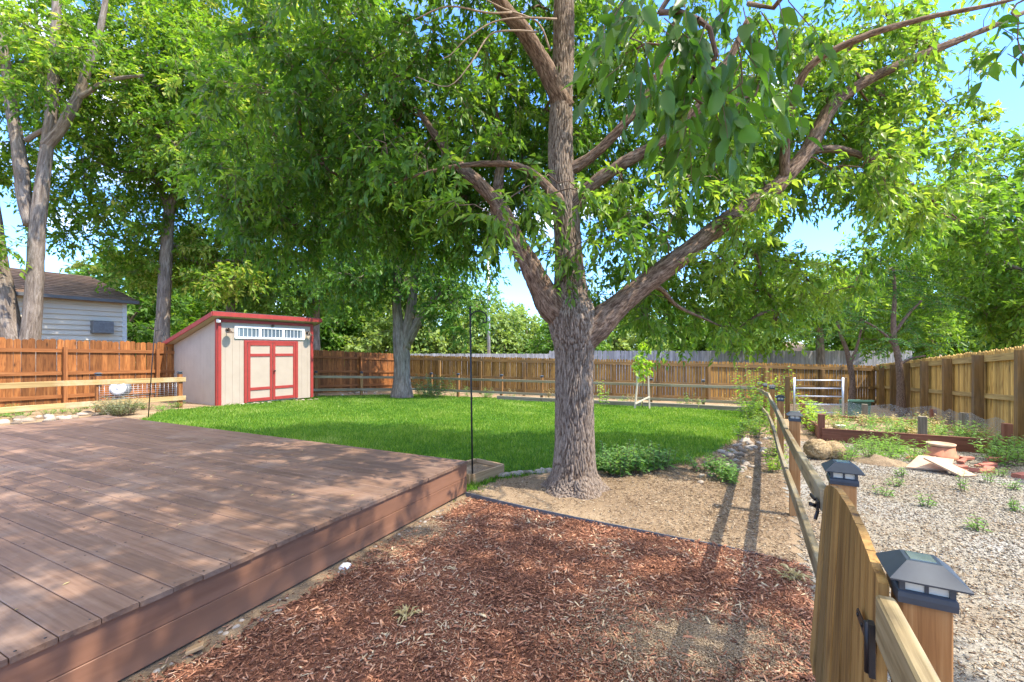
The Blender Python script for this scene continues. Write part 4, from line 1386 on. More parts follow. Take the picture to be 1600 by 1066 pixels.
# ---- the big tree
def main_tree():
    global rng
    rng = np.random.default_rng(11); random.seed(11)
    bx, by = .72, 5.16
    root = thing('shade_tree', 'big ash tree with furrowed trunk spreading over the lawn and dirt', 'tree', (bx, by, 0))
    def L(lst):
        out = []
        for px, py, d, w in lst:
            p = at(px, py, d)
            out.append((p.x, p.y, p.z, w / 2 / F * d))
        return out
    # trunk with displaced furrowed bark
    tp = L([(898, 772, 5.16, 112), (898, 758, 5.16, 88), (898, 735, 5.16, 71), (898, 690, 5.16, 63), (897, 640, 5.16, 61), (897, 590, 5.16, 60), (898, 550, 5.16, 62),
            (897, 520, 5.16, 73), (894, 495, 5.16, 76), (892, 465, 5.17, 60), (890, 430, 5.2, 48), (888, 395, 5.22, 43), (884, 340, 5.25, 41),
            (878, 280, 5.3, 40), (876, 220, 5.35, 39), (877, 160, 5.4, 36), (880, 90, 5.5, 34), (881, 0, 5.6, 32), (884, -120, 5.8, 26), (880, -260, 6, 18)])
    sp = smooth_path(tp, 1)
    # resample finely
    fine = smooth_path(tp, 28)
    Lc = 0
    def disp(l, a, r):
        k = r / .021
        warp = noise.noise(Vector((l * 2.2, math.cos(a) * 1.5, math.sin(a) * 1.5))) * .6
        ca, sa = math.cos(a + warp * .25) * k, math.sin(a + warp * .25) * k
        n1 = noise.noise(Vector((ca, sa, l / .13)))
        n2 = noise.noise(Vector((ca * 1.7, sa * 1.7, l / .08 + 9)))
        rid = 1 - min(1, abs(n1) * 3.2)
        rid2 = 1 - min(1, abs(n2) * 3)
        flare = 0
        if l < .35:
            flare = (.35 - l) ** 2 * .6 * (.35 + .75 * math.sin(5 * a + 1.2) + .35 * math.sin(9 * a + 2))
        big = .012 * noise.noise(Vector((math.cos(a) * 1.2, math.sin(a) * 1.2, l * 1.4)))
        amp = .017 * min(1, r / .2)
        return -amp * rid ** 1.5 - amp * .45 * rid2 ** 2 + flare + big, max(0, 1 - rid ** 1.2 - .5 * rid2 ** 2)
    mb = MB()
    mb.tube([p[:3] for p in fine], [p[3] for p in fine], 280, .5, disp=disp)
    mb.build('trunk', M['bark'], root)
    limbs = {
        'right': L([(900, 535, 5.16, 56), (928, 512, 5.13, 50), (962, 482, 5.1, 39), (1000, 450, 5.1, 34), (1055, 408, 5.15, 32), (1112, 362, 5.3, 29), (1170, 322, 5.4, 27), (1215, 290, 5.5, 25),
                    (1262, 235, 5.6, 22), (1296, 172, 5.7, 20), (1340, 135, 5.75, 17), (1420, 95, 5.8, 14), (1510, 58, 5.8, 10), (1620, 10, 5.9, 6), (1720, -50, 6, 2)]),
        'left': L([(885, 500, 5.16, 50), (862, 478, 5.1, 46), (845, 448, 5.05, 40), (828, 415, 5.0, 33), (806, 375, 5.0, 28), (782, 325, 5.1, 24), (752, 290, 5.2, 21), (720, 262, 5.35, 18), (690, 225, 5.5, 14), (655, 175, 5.7, 9)]),
        'upper_left': L([(884, 170, 5.38, 32), (868, 140, 5.3, 30), (845, 95, 5.2, 28), (815, 45, 5.1, 25), (785, 10, 5.05, 23), (750, -50, 5, 18), (700, -120, 5, 12)]),
        'low_left': L([(884, 330, 5.25, 24), (862, 300, 5.1, 16), (835, 272, 5.0, 12), (800, 258, 4.95, 10), (755, 256, 4.9, 9), (700, 262, 4.85, 7), (650, 275, 4.8, 5), (605, 290, 4.8, 2)]),
        'back_left': L([(800, 365, 5.0, 22), (775, 330, 5.3, 19), (778, 290, 5.6, 17), (782, 230, 6.0, 13), (770, 150, 6.4, 9)]),
        'right_b': L([(888, 330, 5.25, 26), (925, 290, 5.1, 21), (970, 258, 5.0, 20), (1015, 232, 4.95, 19), (1055, 205, 4.9, 18), (1090, 170, 4.85, 16), (1130, 110, 4.8, 13), (1170, 30, 4.8, 10)]),
        'right_a': L([(885, 270, 5.3, 22), (930, 240, 5.2, 16), (975, 195, 5.1, 15), (1010, 150, 5.1, 13), (1040, 90, 5.1, 11), (1060, 20, 5.1, 8)]),
        'top_right': L([(1225, 280, 5.5, 16), (1230, 200, 5.3, 14), (1260, 110, 5.0, 12), (1340, 62, 4.8, 11), (1440, 30, 4.7, 8), (1560, 5, 4.6, 6), (1720, -40, 4.6, 3)]),
        'droop_right': L([(1262, 235, 5.6, 14), (1320, 235, 5.7, 11), (1390, 265, 5.9, 7), (1440, 300, 6.1, 5), (1500, 345, 6.2, 2)]),
        'low_right': L([(1000, 450, 5.1, 14), (1030, 450, 5.5, 9), (1058, 478, 6.0, 6), (1100, 498, 6.5, 4), (1150, 520, 7, 1.5)]),
    }
    nodes = [p[:3] for p in fine[28 * 10::6]]
    for k, lb in limbs.items():
        s = smooth_path(lb, 8)
        def dl(l, a, r, o=random.uniform(0, 50)):
            kk = r / .02
            n1 = noise.noise(Vector((math.cos(a) * kk + o, math.sin(a) * kk, l / .09)))
            n3 = noise.noise(Vector((o, math.cos(a) * .8, l * 3)))
            return -min(.012, r * .14) * (1 - min(1, abs(n1) * 2.6)) + r * .12 * n3, min(1, abs(n1) * 2.6)
        mb = MB()
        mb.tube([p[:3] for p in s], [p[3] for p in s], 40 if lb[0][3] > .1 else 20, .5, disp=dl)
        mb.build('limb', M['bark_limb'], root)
        nodes += [p[:3] for p in s[10:]]
    # crown: clumps
    ells = [
        ((-2.5, 6.3, 4.5), (1.9, 1.6, 1.45), 220),
        ((-3.4, 6.6, 3.8), (1.0, 1.2, .8), 80),
        ((-1.2, 6.4, 4.6), (1.6, 1.6, 1.5), 160),
        ((-.9, 6.6, 3.7), (1.3, 1.2, .65), 60),
        ((.2, 6.8, 5.2), (2.2, 1.6, 1.6), 240),
        ((.55, 4.9, 3.1), (.5, .4, .6), 24),
        ((-.1, 4.2, 2.95), (.5, .35, .3), 20),
        ((1.1, 4.6, 3.0), (.35, .3, .3), 6),
        ((1.6, 6.3, 4.6), (1.6, 1.5, 1.5), 150),
        ((2.0, 5.0, 3.5), (.9, .6, .6), 50),
        ((3.2, 6.6, 5.1), (2.0, 1.3, 1.1), 140),
        ((3.5, 5.3, 3.9), (1.2, .7, .7), 80),
        ((2.6, 7.3, 2.75), (1.5, .9, .55), 110),
        ((4.6, 7.3, 3.0), (1.3, 1.0, .65), 110),
        ((5.2, 6.6, 4.3), (1.5, 1.2, 1.1), 110),
        ((5.6, 6.4, 5.6), (1.5, 1.2, .9), 120),
        ((-1.5, 6.0, 6.8), (2.8, 2.2, 1.1), 60),
        ((1.5, 6.2, 7.2), (2.6, 2.2, 1.2), 60),
        ((0.2, 3.4, 6.6), (2.6, 1.5, .9), 150),
        ((-2.6, 4.4, 6.7), (1.8, 1.5, .9), 110),
        ((1.0, 1.3, 6.4), (1.6, 1.3, .8), 80),
        ((3.3, 7.2, 2.15), (1.2, .8, .32), 40),
        ((4.3, 5.9, 5.6), (1.6, 1.0, .7), 60),
        ((2.2, 4.95, 2.95), (.6, .25, .3), 12),
        ((3.2, 1.2, 6.3), (1.5, 1.6, .8), 90),
        ((4.9, .5, 6.3), (1.5, 1.5, .8), 80),
        ((-.9, 4.75, 3.75), (.9, .3, .3), 22),
        ((1.9, 6.1, 2.15), (.35, .4, .25), 10),
        ((5.0, 6.0, 3.7), (.5, .4, .4), 16),
    ]
    C, O = sample_ell(ells)
    C, O = poisson(C, O, .265)
    # keep windows of sky where the crown is thin, and keep the trunk and limbs readable
    gaps = [((1.7, 5.9, 4.45), .5), ((1.5, 5.3, 4.1), .4), ((3.83, 5.5, 3.18), .65), ((4.38, 6.3, 3.4), .68), ((5.0, 7.2, 3.67), .68), ((5.5, 8.0, 3.9), .68), ((2.0, 8, 3.2), .5), ((6.1, 5.8, 5.3), .8), ((.15, 6.5, 3.1), .35)]
    ok = np.ones(len(C), bool)
    for c, r in gaps: ok &= np.sum((C - np.array(c)) ** 2, 1) > r * r
    ok &= ~((np.hypot(C[:, 0] - .75, C[:, 1] - 4.4) < .5) & (C[:, 2] > 3.6))
    for nm in ('right', 'left', 'leader'):
        lp = np.array([p[:3] for p in (smooth_path(limbs[nm], 6) if nm != 'leader' else fine[28 * 8::14])])
        dx = np.abs(C[:, None, 0] - lp[None, :, 0]); dz_ = np.abs(C[:, None, 2] - lp[None, :, 2]); dy = lp[None, :, 1] - C[:, None, 1]
        front = ((np.hypot(dx, dz_) < .42) & (dy > -.15) & (dy < 1.7)).any(1)
        ok &= ~front | (rng.random(len(C)) < {'left': .5, 'right': .5, 'leader': .35}[nm])
    C, O = C[ok], O[ok]
    br = MB()
    bo = connect(br, nodes, C, .022, .0045, n=5, pull=.15)
    # tint: lighter towards the sun side and outer right
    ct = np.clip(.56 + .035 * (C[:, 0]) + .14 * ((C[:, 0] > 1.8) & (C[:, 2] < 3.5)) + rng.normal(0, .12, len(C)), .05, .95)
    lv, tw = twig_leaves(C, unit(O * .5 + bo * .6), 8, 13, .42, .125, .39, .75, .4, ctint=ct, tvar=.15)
    # hanging sprays near the camera: big leaves in the top of the picture
    near = []
    for px, py, d in [(960, 25, 1.75), (985, 60, 1.6), (1030, 20, 1.5), (1050, 70, 1.45), (1090, 30, 1.45), (1120, 90, 1.5), (1085, 120, 1.55), (1150, 60, 1.6), (1160, 130, 1.7),
                      (1190, 20, 1.7), (1215, 70, 1.85), (1140, 175, 1.8), (1100, 165, 1.75), (1060, 150, 1.7), (1010, 85, 1.75), (1180, 150, 1.9),
                      (1230, 120, 2.1), (1265, 40, 2.2), (1060, -30, 1.5), (1130, -20, 1.5), (960, -30, 1.8), (1590, 60, 2.0), (1610, 110, 1.9), (1580, 20, 2.1), (455, -8, 3.4), (475, -12, 3.3)]:
        p = at(px, py, d); near.append((p.x, p.y, p.z))
    near = np.array(near)
    bo2 = np.tile(np.array([[-.3, 0, -.7]]), (len(near), 1))
    nb = br
    spine = [at(1420, -160, 3.6), at(1330, -120, 2.9), at(1240, -80, 2.3), at(1150, -40, 1.85), at(1060, -25, 1.65), at(985, -10, 1.75)]
    nb.tube([tuple(p) for p in spine], [.016, .014, .012, .01, .008, .005], 7, .5)
    top = at(1400, -220, 4.2)
    nb.tube([(3.0, 5.6, 6.0), (2.9, 4.9, 5.4), tuple(top), tuple(spine[0])], [.03, .026, .02, .016], 7, .5)
    s2 = [at(1500, -120, 3.4), at(1560, -60, 2.6), at(1600, 0, 2.1)]
    nb.tube([tuple(top)] + [tuple(p) for p in s2], [.016, .012, .009, .006], 6, .5)
    s3 = [at(760, -170, 4.5), at(600, -140, 3.6), at(480, -60, 2.7)]
    nb.tube([(.2, 5.0, 6.2)] + [tuple(p) for p in s3], [.02, .015, .011, .006], 6, .5)
    nds = [np.array(p) for q in (spine, s2, s3) for p in smooth_path([(*v_, .01) for v_ in q], 6)]
    nds = [p[:3] for p in nds]
    connect(nb, nds, near, .01, .003, n=5)
    nb.build('branches', M['bark_limb'], root)
    lv2, tw2 = twig_leaves(near, bo2, 3, 6, .2, .098, .44, 1.1, .3, spread=.75, tvar=.16, tpl=LEAFBIG)
    v, f, t = join([lv])
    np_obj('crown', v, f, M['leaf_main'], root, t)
    v, f, t = lv2
    np_obj('near_leaves', v, f, M['leaf_main'], root, t, smooth=True)
    v, f, t = join([tw, tw2])
    np_obj('twigs', v, f, M['twig'], root, t)
    # bare twigs upper left of the leader
    bt = MB()
    for pts in ([(870, 30, 4.9), (815, 28, 4.8), (770, 35, 4.75), (730, 60, 4.7), (705, 85, 4.7), (690, 92, 4.7)],
                [(840, 50, 4.9), (800, 48, 4.8), (765, 55, 4.8), (735, 100, 4.7), (700, 135, 4.7), (650, 120, 4.7)],
                [(860, 80, 5.0), (840, 35, 4.9), (790, 15, 4.8), (760, 0, 4.8)],
                [(800, 20, 4.8), (760, 20, 4.75), (700, 10, 4.7), (650, 30, 4.7)]):
        q = [(*at(*p), .012 - .0017 * i) for i, p in enumerate(pts)]
        s = smooth_path(q, 4)
        bt.tube([p[:3] for p in s], [max(.002, p[3]) for p in s], 5, .5)
    bt.build('bare_branches', M['deadtwig'], root)
main_tree()

WF = 1.0
def stem_px(lst):
    out = []
    for px, py, d, w in lst:
        p = at(px, py, d)
        out.append((p.x, p.y, p.z, w * WF / 2 / F * d))
    return out
def gstem(px, d, w, extra):
    g = on_ground(px, d)
    return [(g.x, g.y, g.z - .05, w * WF * 1.35 / 2 / F * d)] + stem_px(extra)

# second tree at the back left of the lawn
d = 18.2
g2 = on_ground(628, d)
make_tree('yard_tree', 'gray barked multi stem tree at the back corner of the lawn', 'tree', g2, [
    gstem(628, d, 29, [(628, 590, d, 26), (628, 560, d, 26), (626, 530, d, 25), (622, 500, d, 16), (619, 460, d, 14), (622, 410, d, 12), (612, 340, d, 10), (610, 250, d, 7)]),
    stem_px([(632, 545, d, 20), (638, 510, d, 18), (644, 470, d, 15), (648, 430, d, 13), (655, 350, d, 11), (668, 250, d, 8), (672, 150, d, 5)]),
    stem_px([(636, 535, d, 17), (655, 500, d, 15), (672, 475, d, 12), (694, 445, d, 9), (720, 410, d, 7), (745, 360, d, 5)]),
    ], [((-4.6, 18.5, 7.5), (3.6, 3, 3.2), 150), ((-4, 18, 5.0), (3.4, 2.4, 1.5), 75), ((-2.0, 17.4, 3.6), (1.4, 1.2, 1.2), 26), ((-6.5, 17.5, 4.2), (1.6, 1.5, 1.0), 26)],
    dict(mat='leaf_mid', ntw=9, nlf=11, tl=.75, ls=.17, lw=.45, droop=.6, tint=.5, tpl=LEAF4), barkm='bark_gray', seed=21, dmin=.55)
# left neighbour tree, big forked trunk
d = 16.5; WF = .82
make_tree('neighbor_tree', 'large pale barked tree with forking trunks behind the left fence', 'tree', on_ground(30, d), [
    gstem(32, d, 46, [(26, 545, d, 40), (14, 500, d, 34), (4, 450, d, 31), (-2, 420, d, 30), (-6, 380, d, 26), (-14, 320, d, 24), (-22, 250, d, 20), (-40, 120, d, 14)]),
    gstem(45, d, 46, [(46, 545, d, 34), (50, 500, d, 28), (54, 440, d, 26), (56, 400, d, 25), (59, 350, d, 24), (66, 290, d, 22), (74, 225, d, 19), (80, 180, d, 19), (84, 120, d, 17), (87, 50, d, 15), (90, -40, d, 12)]),
    stem_px([(50, 352, d, 24), (38, 310, d, 22), (34, 270, d, 22), (26, 215, d, 20), (18, 170, d, 19), (12, 120, d, 16), (6, 80, d, 13), (-5, 20, d, 9)]),
    stem_px([(72, 228, d, 20), (92, 205, d, 18), (108, 178, d, 18), (122, 150, d, 16), (134, 115, d, 15), (146, 82, d, 13), (160, 30, d, 10), (170, -40, d, 7)]),
    stem_px([(122, 152, d, 12), (140, 143, d, 9), (160, 130, d, 8), (190, 122, d, 7), (225, 118, d, 5)]),
    stem_px([(40, 220, d, 9), (56, 210, d, 9), (74, 200, d, 8)]),
    ], [((-19, 19.6, 11), (5, 2.4, 3.5), 150), ((-15, 18.6, 12.5), (3.5, 2.2, 3.0), 110), ((-17.5, 20, 8), (4, 2.0, 2.2), 60), ((-18.3, 15.6, 5.3), (.9, .8, .6), 12), ((-12.6, 17.6, 10.8), (2.4, 2, 2.6), 70), ((-17, 15.6, 12.6), (3, 1.5, 1.4), 26), ((-20.5, 16, 9.5), (2, 1.5, 2), 20), ((-13.5, 18, 13.6), (2.6, 1.5, 1.8), 60), ((-19.5, 18.5, 14), (3.5, 2, 2.2), 90), ((-16, 19, 16), (4, 2, 2), 80), ((-16.5, 15.4, 11.0), (1.0, .8, .8), 10)],
    dict(mat='leaf_left', ntw=9, nlf=10, tl=.8, ls=.19, lw=.42, droop=.45, tint=.5, tpl=LEAF4, tvar=.2), barkm='bark_gray', seed=31, dmin=.6)
d = 20.5; WF = 1.0
make_tree('neighbor_tree', 'slim trunked tree splitting in a vee between house and shed', 'tree', on_ground(254, d), [
    gstem(253, d, 21, [(254, 520, d, 19), (257, 450, d, 18), (261, 380, d, 16), (265, 330, d, 15), (280, 290, d, 12), (297, 250, d, 10), (306, 200, d, 9), (312, 170, d, 7), (322, 80, d, 5)]),
    stem_px([(264, 325, d, 11), (252, 298, d, 9), (238, 260, d, 8), (224, 205, d, 7), (208, 165, d, 6), (195, 100, d, 4)]),
    stem_px([(270, 310, d, 7), (275, 240, d, 5), (283, 190, d, 4), (285, 120, d, 3)]),
    ], [((-16, 22, 6.6), (3.6, 1.6, 1.5), 80), ((-13.2, 20.3, 4.8), (1.7, 1.4, .7), 24), ((-18.5, 22, 5.8), (2.4, 1.6, 1.0), 34), ((-14.5, 22, 14), (4, 2.5, 3), 140), ((-13, 21.8, 17.6), (4.6, 2.5, 2.6), 140), ((-8.6, 22, 17), (3.4, 2.5, 3), 110), ((-10.8, 21.5, 12.5), (3.4, 3, 3.6), 170), ((-17, 22, 9.6), (1.6, 1.2, 1.0), 20), ((-12.6, 21, 8.6), (1.6, 1.4, 1.2), 30)],
    dict(mat='leaf_left', ntw=9, nlf=10, tl=.85, ls=.21, lw=.42, droop=.45, tint=.7, tpl=LEAF4, tvar=.24), barkm='bark_gray', seed=41, dmin=.65)
d = 25
make_tree('neighbor_tree', 'tall straight trunked tree rising directly behind the shed roof', 'tree', on_ground(361, d), [
    gstem(360, d, 15, [(360, 500, d, 13), (363, 430, d, 12), (368, 360, d, 10), (372, 280, d, 8), (378, 180, d, 5)]),
    stem_px([(365, 400, d, 8), (350, 350, d, 6), (338, 300, d, 4)])],
    [((-15.5, 25, 7), (3.6, 2.6, 2.2), 80), ((-15, 25, 11), (3, 2.5, 2.6), 70), ((-13.5, 24.5, 4.6), (2, 1.6, .9), 24)],
    dict(mat='leaf_mid', ntw=9, nlf=10, tl=1.0, ls=.24, lw=.45, droop=.5, tint=.5, tpl=LEAF4), seed=51, dmin=.8)
d = 26
make_tree('neighbor_tree', 'straight gray trunked tree beyond the right end of the shed', 'tree', on_ground(494, d), [
    gstem(491, d, 16, [(492, 500, d, 14), (495, 440, d, 13), (498, 380, d, 12), (503, 300, d, 10), (505, 200, d, 8), (505, 80, d, 5)]),
    stem_px([(497, 400, d, 8), (520, 350, d, 6), (545, 290, d, 5)])],
    [((-11, 26, 12), (4, 3, 4), 160), ((-10, 26, 6.6), (3.6, 2.6, 2.2), 80), ((-8, 25.5, 9.5), (3, 2.4, 3), 80)],
    dict(mat='leaf_left', ntw=9, nlf=10, tl=1.0, ls=.25, lw=.45, droop=.5, tint=.5, tpl=LEAF4), seed=61, dmin=.8)

# right side: compound leaved saplings by the fence
def frond_tree(name, label, base, stems, tips, seed, ls=.16, nfr=14):
    global rng
    rng = np.random.default_rng(seed); random.seed(seed)
    root = thing(name, label, 'tree', base)
    tr = MB()
    for st in stems:
        sp = smooth_path(st, 5)
        tr.tube([p[:3] for p in sp], [max(.005, p[3]) for p in sp], 9, .5)
    P, D, N, S, T = [], [], [], [], []
    for tip in tips:
        tip = Vector(tip)
        for k in range(nfr):
            a = random.uniform(0, 6.28); e = random.uniform(-.1, .75)
            dr = Vector((math.cos(a) * math.cos(e), math.sin(a) * math.cos(e), math.sin(e)))
            Lf = random.uniform(.55, .95)
            o = tip + Vector((random.gauss(0, .12), random.gauss(0, .12), random.gauss(0, .18)))
            ths = []
            side = dr.cross(UP).normalized()
            tb = random.uniform(.2, .8)
            for j in range(9):
                s = .15 + .85 * j / 8
                q = o + dr * Lf * s - UP * (.55 * Lf * s * s)
                tang = (dr - UP * (1.1 * s)).normalized()
                ths.append(q)
                for sg in (-1, 1):
                    P.append(q); D.append(side * sg * .9 + tang * .45 - UP * .25); N.append(UP + side * random.uniform(-.3, .3) + dr * random.uniform(-.3, .3))
                    S.append(ls * random.uniform(.75, 1.1) * (1 - .3 * s)); T.append(min(1, max(0, tb + random.gauss(0, .12))))
            tr.tube([o] + ths, [.005] * 4 + [.003] * 6, 3, .5, cap=False)
    tr.build('trunk', M['bark_limb'], root)
    v, f, t = leaf_arrays(np.array([tuple(p) for p in P]), np.array([tuple(p) for p in D]), np.array([tuple(p) for p in N]), np.array(S), np.full(len(S), .36), np.array(T), LEAF4)
    np_obj('crown', v, f, M['leaf_sumac'], root, t)
d = 14.2
st = [gstem(1408, d, 11, [(1407, 600, d, 10), (1403, 560, d, 9), (1397, 530, d, 8), (1396, 500, d, 7), (1398, 460, d, 5), (1396, 420, d, 4)]),
      stem_px([(1400, 545, d, 5), (1385, 525, d, 4), (1362, 508, d, 3), (1345, 500, d, 3)]),
      stem_px([(1398, 520, d, 5), (1420, 490, d, 4), (1440, 470, d, 3)]),
      stem_px([(1404, 570, d, 4), (1425, 560, d, 3), (1445, 556, d, 3)])]
frond_tree('sumac_sapling', 'slender sapling with drooping feathery leaves by the yellow fence corner', on_ground(1408, d), st,
           [at(*p) for p in [(1398, 455, d), (1396, 420, d), (1350, 495, d), (1325, 470, 14.5), (1375, 440, d), (1440, 470, d), (1465, 480, d), (1420, 430, d), (1450, 540, 13.9), (1380, 540, 13.6), (1425, 515, d), (1345, 440, 14.6)]], 71)
d = 17.5
st = [gstem(1330, d, 9, [(1332, 600, d, 8), (1328, 570, d, 8), (1322, 545, d, 6), (1312, 520, d, 5), (1305, 490, d, 4)]),
      stem_px([(1328, 570, d, 5), (1338, 545, d, 4), (1346, 515, d, 3)])]
frond_tree('sumac_sapling', 'shorter sapling with drooping feathery leaves behind the metal panel', on_ground(1330, d), st,
           [at(*p) for p in [(1305, 485, d), (1282, 500, d), (1346, 510, d), (1325, 480, d), (1265, 520, d), (1300, 520, d), (1290, 460, d)]], 72)

# trees beyond the right fence
d = 19
make_tree('neighbor_tree', 'broad leafy tree overhanging the right fence from the neighbor side', 'tree', (20.5, 15.5, -.9), [
    [(20.5, 15.5, -.9, .3), (20.3, 15.5, 1.5, .22), (19.8, 15.3, 3.5, .18), (19.0, 15.2, 5.5, .13), (18, 15, 8, .08)],
    [(20.1, 15.5, 2.2, .15), (18.6, 15.2, 3.4, .1), (17.2, 14.8, 4.2, .07), (15.5, 14.5, 4.8, .04)],
    [(20, 15.5, 2.8, .13), (21, 15.5, 4.2, .1), (22, 15.5, 6, .06)]],
    [((19.2, 15.2, 4.6), (4.2, 2.6, 2.2), 170), ((17.4, 14.6, 3.0), (2.2, 1.6, 1.1), 46), ((18.6, 15.2, 7.6), (3.6, 2.6, 2.0), 110), ((14.3, 13.8, 5.6), (1.8, 1.5, 1.2), 34)],
    dict(mat='leaf_right', ntw=9, nlf=11, tl=.7, ls=.17, lw=.42, droop=.55, tint=.42, tpl=LEAF4), seed=81, dmin=.5)
make_tree('neighbor_tree', 'bright yellow green tree spreading above the right corner of the fences', 'tree', (16.5, 23.5, -1.1), [
    [(16.5, 23.5, -1.1, .26), (16.4, 23.5, 1.5, .2), (16.2, 23.4, 3.4, .14), (15.6, 23.4, 4.6, .09), (15.2, 23, 5.6, .04)],
    [(16.3, 23.4, 2.6, .13), (14.8, 23, 4.2, .09), (12.8, 22.8, 5.6, .05)], [(16.3, 23.4, 3.2, .13), (18.4, 23, 5, .09), (20.4, 22.8, 6.4, .05)]],
    [((14.6, 23.2, 4.4), (3.8, 2.8, 1.9), 110), ((21.5, 23, 7.2), (3.2, 2.6, 2.8), 100), ((12.2, 23.2, 9.5), (2.2, 2, 2.2), 50), ((12.6, 22.6, 3.0), (2.4, 1.8, 1.2), 40), ((20, 23, 3.2), (3, 2, 1.4), 50)],
    dict(mat='leaf_right', ntw=9, nlf=10, tl=.9, ls=.21, lw=.42, droop=.5, tint=.55, tpl=LEAF4), seed=82, dmin=.65)

# far background trees, each its own crown
far = [(-34, 44, 12, 7, 'leaf_mid', 'dark green tree at far left behind the gray house'), (-24, 40, 13, 6.5, 'leaf_left', 'yellow green tree behind the gray house roof'),
       (-27, 30, 9, 4.5, 'leaf_mid', 'rounded tree directly beside the gray house roof'),
       (-17, 38, 9.5, 5, 'leaf_mid', 'rounded green tree seen between the house and the shed'), (-13, 42, 12, 6, 'leaf_left', 'tall tree beyond the shed'),
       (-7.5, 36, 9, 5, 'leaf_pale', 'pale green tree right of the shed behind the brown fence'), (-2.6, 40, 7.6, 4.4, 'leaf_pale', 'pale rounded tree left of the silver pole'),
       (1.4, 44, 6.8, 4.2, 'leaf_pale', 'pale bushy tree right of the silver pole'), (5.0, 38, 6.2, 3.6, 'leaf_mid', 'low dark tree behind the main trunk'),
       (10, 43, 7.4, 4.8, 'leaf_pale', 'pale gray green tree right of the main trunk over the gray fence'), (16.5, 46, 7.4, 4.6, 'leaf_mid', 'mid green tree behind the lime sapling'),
       (22, 44, 9, 5, 'leaf_right', 'bright green tree beyond the tan roofed house'), (31, 40, 10, 5, 'leaf_right', 'tall dark tree behind the right corner of the yard'),
       (38, 38, 13, 7, 'leaf_right', 'bright tree far beyond the right fence'), (30, 24, 9.5, 5, 'leaf_mid', 'dark tree just past the yellow fence at far right')]
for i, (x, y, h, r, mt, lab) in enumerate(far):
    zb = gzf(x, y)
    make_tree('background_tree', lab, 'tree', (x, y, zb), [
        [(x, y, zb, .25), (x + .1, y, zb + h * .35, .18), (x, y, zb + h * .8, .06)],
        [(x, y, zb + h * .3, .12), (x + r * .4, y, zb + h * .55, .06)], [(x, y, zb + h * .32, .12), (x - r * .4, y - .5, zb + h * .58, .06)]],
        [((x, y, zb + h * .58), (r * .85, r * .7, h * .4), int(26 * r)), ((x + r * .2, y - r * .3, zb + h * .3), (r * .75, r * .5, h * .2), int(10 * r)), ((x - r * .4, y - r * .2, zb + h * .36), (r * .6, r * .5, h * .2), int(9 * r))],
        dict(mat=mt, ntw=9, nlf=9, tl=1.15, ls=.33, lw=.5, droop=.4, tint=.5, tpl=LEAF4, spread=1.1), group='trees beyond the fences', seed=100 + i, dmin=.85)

# ------------------------------------------------------------------ shepherd hooks, pole
def hook(name, label, p, top, lean, hook_dir, hz):
    root = thing(name, label, 'pole', p)
    mb = MB()
    t = Vector(top)
    mb.tube([p - UP * .1, p.lerp(t, .5), t], .011, 8)
    mb.lathe(t, [(.011, 0), (.016, .012), (.011, .03), (.003, .04)], 8)
    mb.build('pole', M['black'], root)
    h = MB()
    c = p.lerp(t, hz)
    pts = [c - UP * .02]
    R = .085
    for s in np.linspace(0, math.pi * 1.05, 12):
        pts.append(c + hook_dir * (R * 1.15 - R * 1.15 * math.cos(s)) + UP * (.10 + R * math.sin(s)))
    e = pts[-1]
    for s in np.linspace(.3, 3.4, 7):
        pts.append(e + hook_dir * (-.022 + .022 * math.cos(s)) - UP * (.02 + .022 * math.sin(s)))
    h.tube(pts, .008, 7)
    h.build('hook', M['black'], root)
hook('shepherd_hook', 'tall thin black shepherd hook pole standing at the deck corner', G(738.5, 756), at(734.5, 484, 5.25), 0, Vector((1, 0, 0)), .905)
bp = G(231, 655)
hook('shepherd_hook', 'thin black shepherd hook pole leaning beside the far deck edge', bp, at(243, 500, bp.y), 0, Vector((1, .2, 0)).normalized(), .82)
# street pole beyond the back fence
p = on_ground(764, 33)
root = thing('street_pole', 'plain silver street pole rising beyond the back fence', 'pole', p)
mb = MB(); mb.tube([p, Vector((p.x - .05, p.y, 8.5))], [.15, .09], 12); mb.build('shaft', M['steel'], root)
mb = MB(); mb.tube([(p.x - .05, p.y, 8.4), (p.x + 1, p.y, 8.9), (p.x + 2.2, p.y, 9)], .05, 8); mb.lathe((p.x + 2.3, p.y, 8.9), [(.05, .12), (.2, .05), (.22, -.04), (.1, -.06)], 12); mb.build('lamp_head', M['steel'], root)
# traffic signal on its mast far between house and shed
dd = 46.0
p = on_ground(196, dd)
root = thing('traffic_signal', 'far traffic signal mast with hanging lights between house and shed', 'traffic light', p)
mb = MB(); q = at(198, 484, dd); mb.tube([p, Vector((p.x, p.y, q.z + .3))], .12, 8); mb.build('mast', M['steel'], root)
mb = MB(); mb.tube([Vector((p.x, p.y, q.z)), at(285, 483, dd)], .07, 8); mb.build('mast_arm', M['steel'], root)
for px in (228, 250):
    c = at(px, 499, dd)
    mb = MB(); mb.box(c, .42, .3, 1.1, tint=.5, ch=.03)
    mb.tube([c + UP * .5, at(px, 484, dd)], .03, 5)
    hd = mb.build('signal_head', M['black'], root)
    for k, col in enumerate(('red', 'tanwood', 'signgreen')):
        mb = MB(); mb.lathe(c + Vector((0, -.16, .34 - .34 * k)), [(.13, 0), (.11, .03), (.02, .05)], 12, axis=(0, -1, 0)); mb.build('signal_lens', M[col], hd)
c = at(271, 503, dd)
mb = MB(); mb.box(c, 1.5, .03, .5, tint=.5); mb.tube([c + UP * .2, at(271, 484, dd)], .03, 5); mb.build('street_sign', M['signgreen'], root)

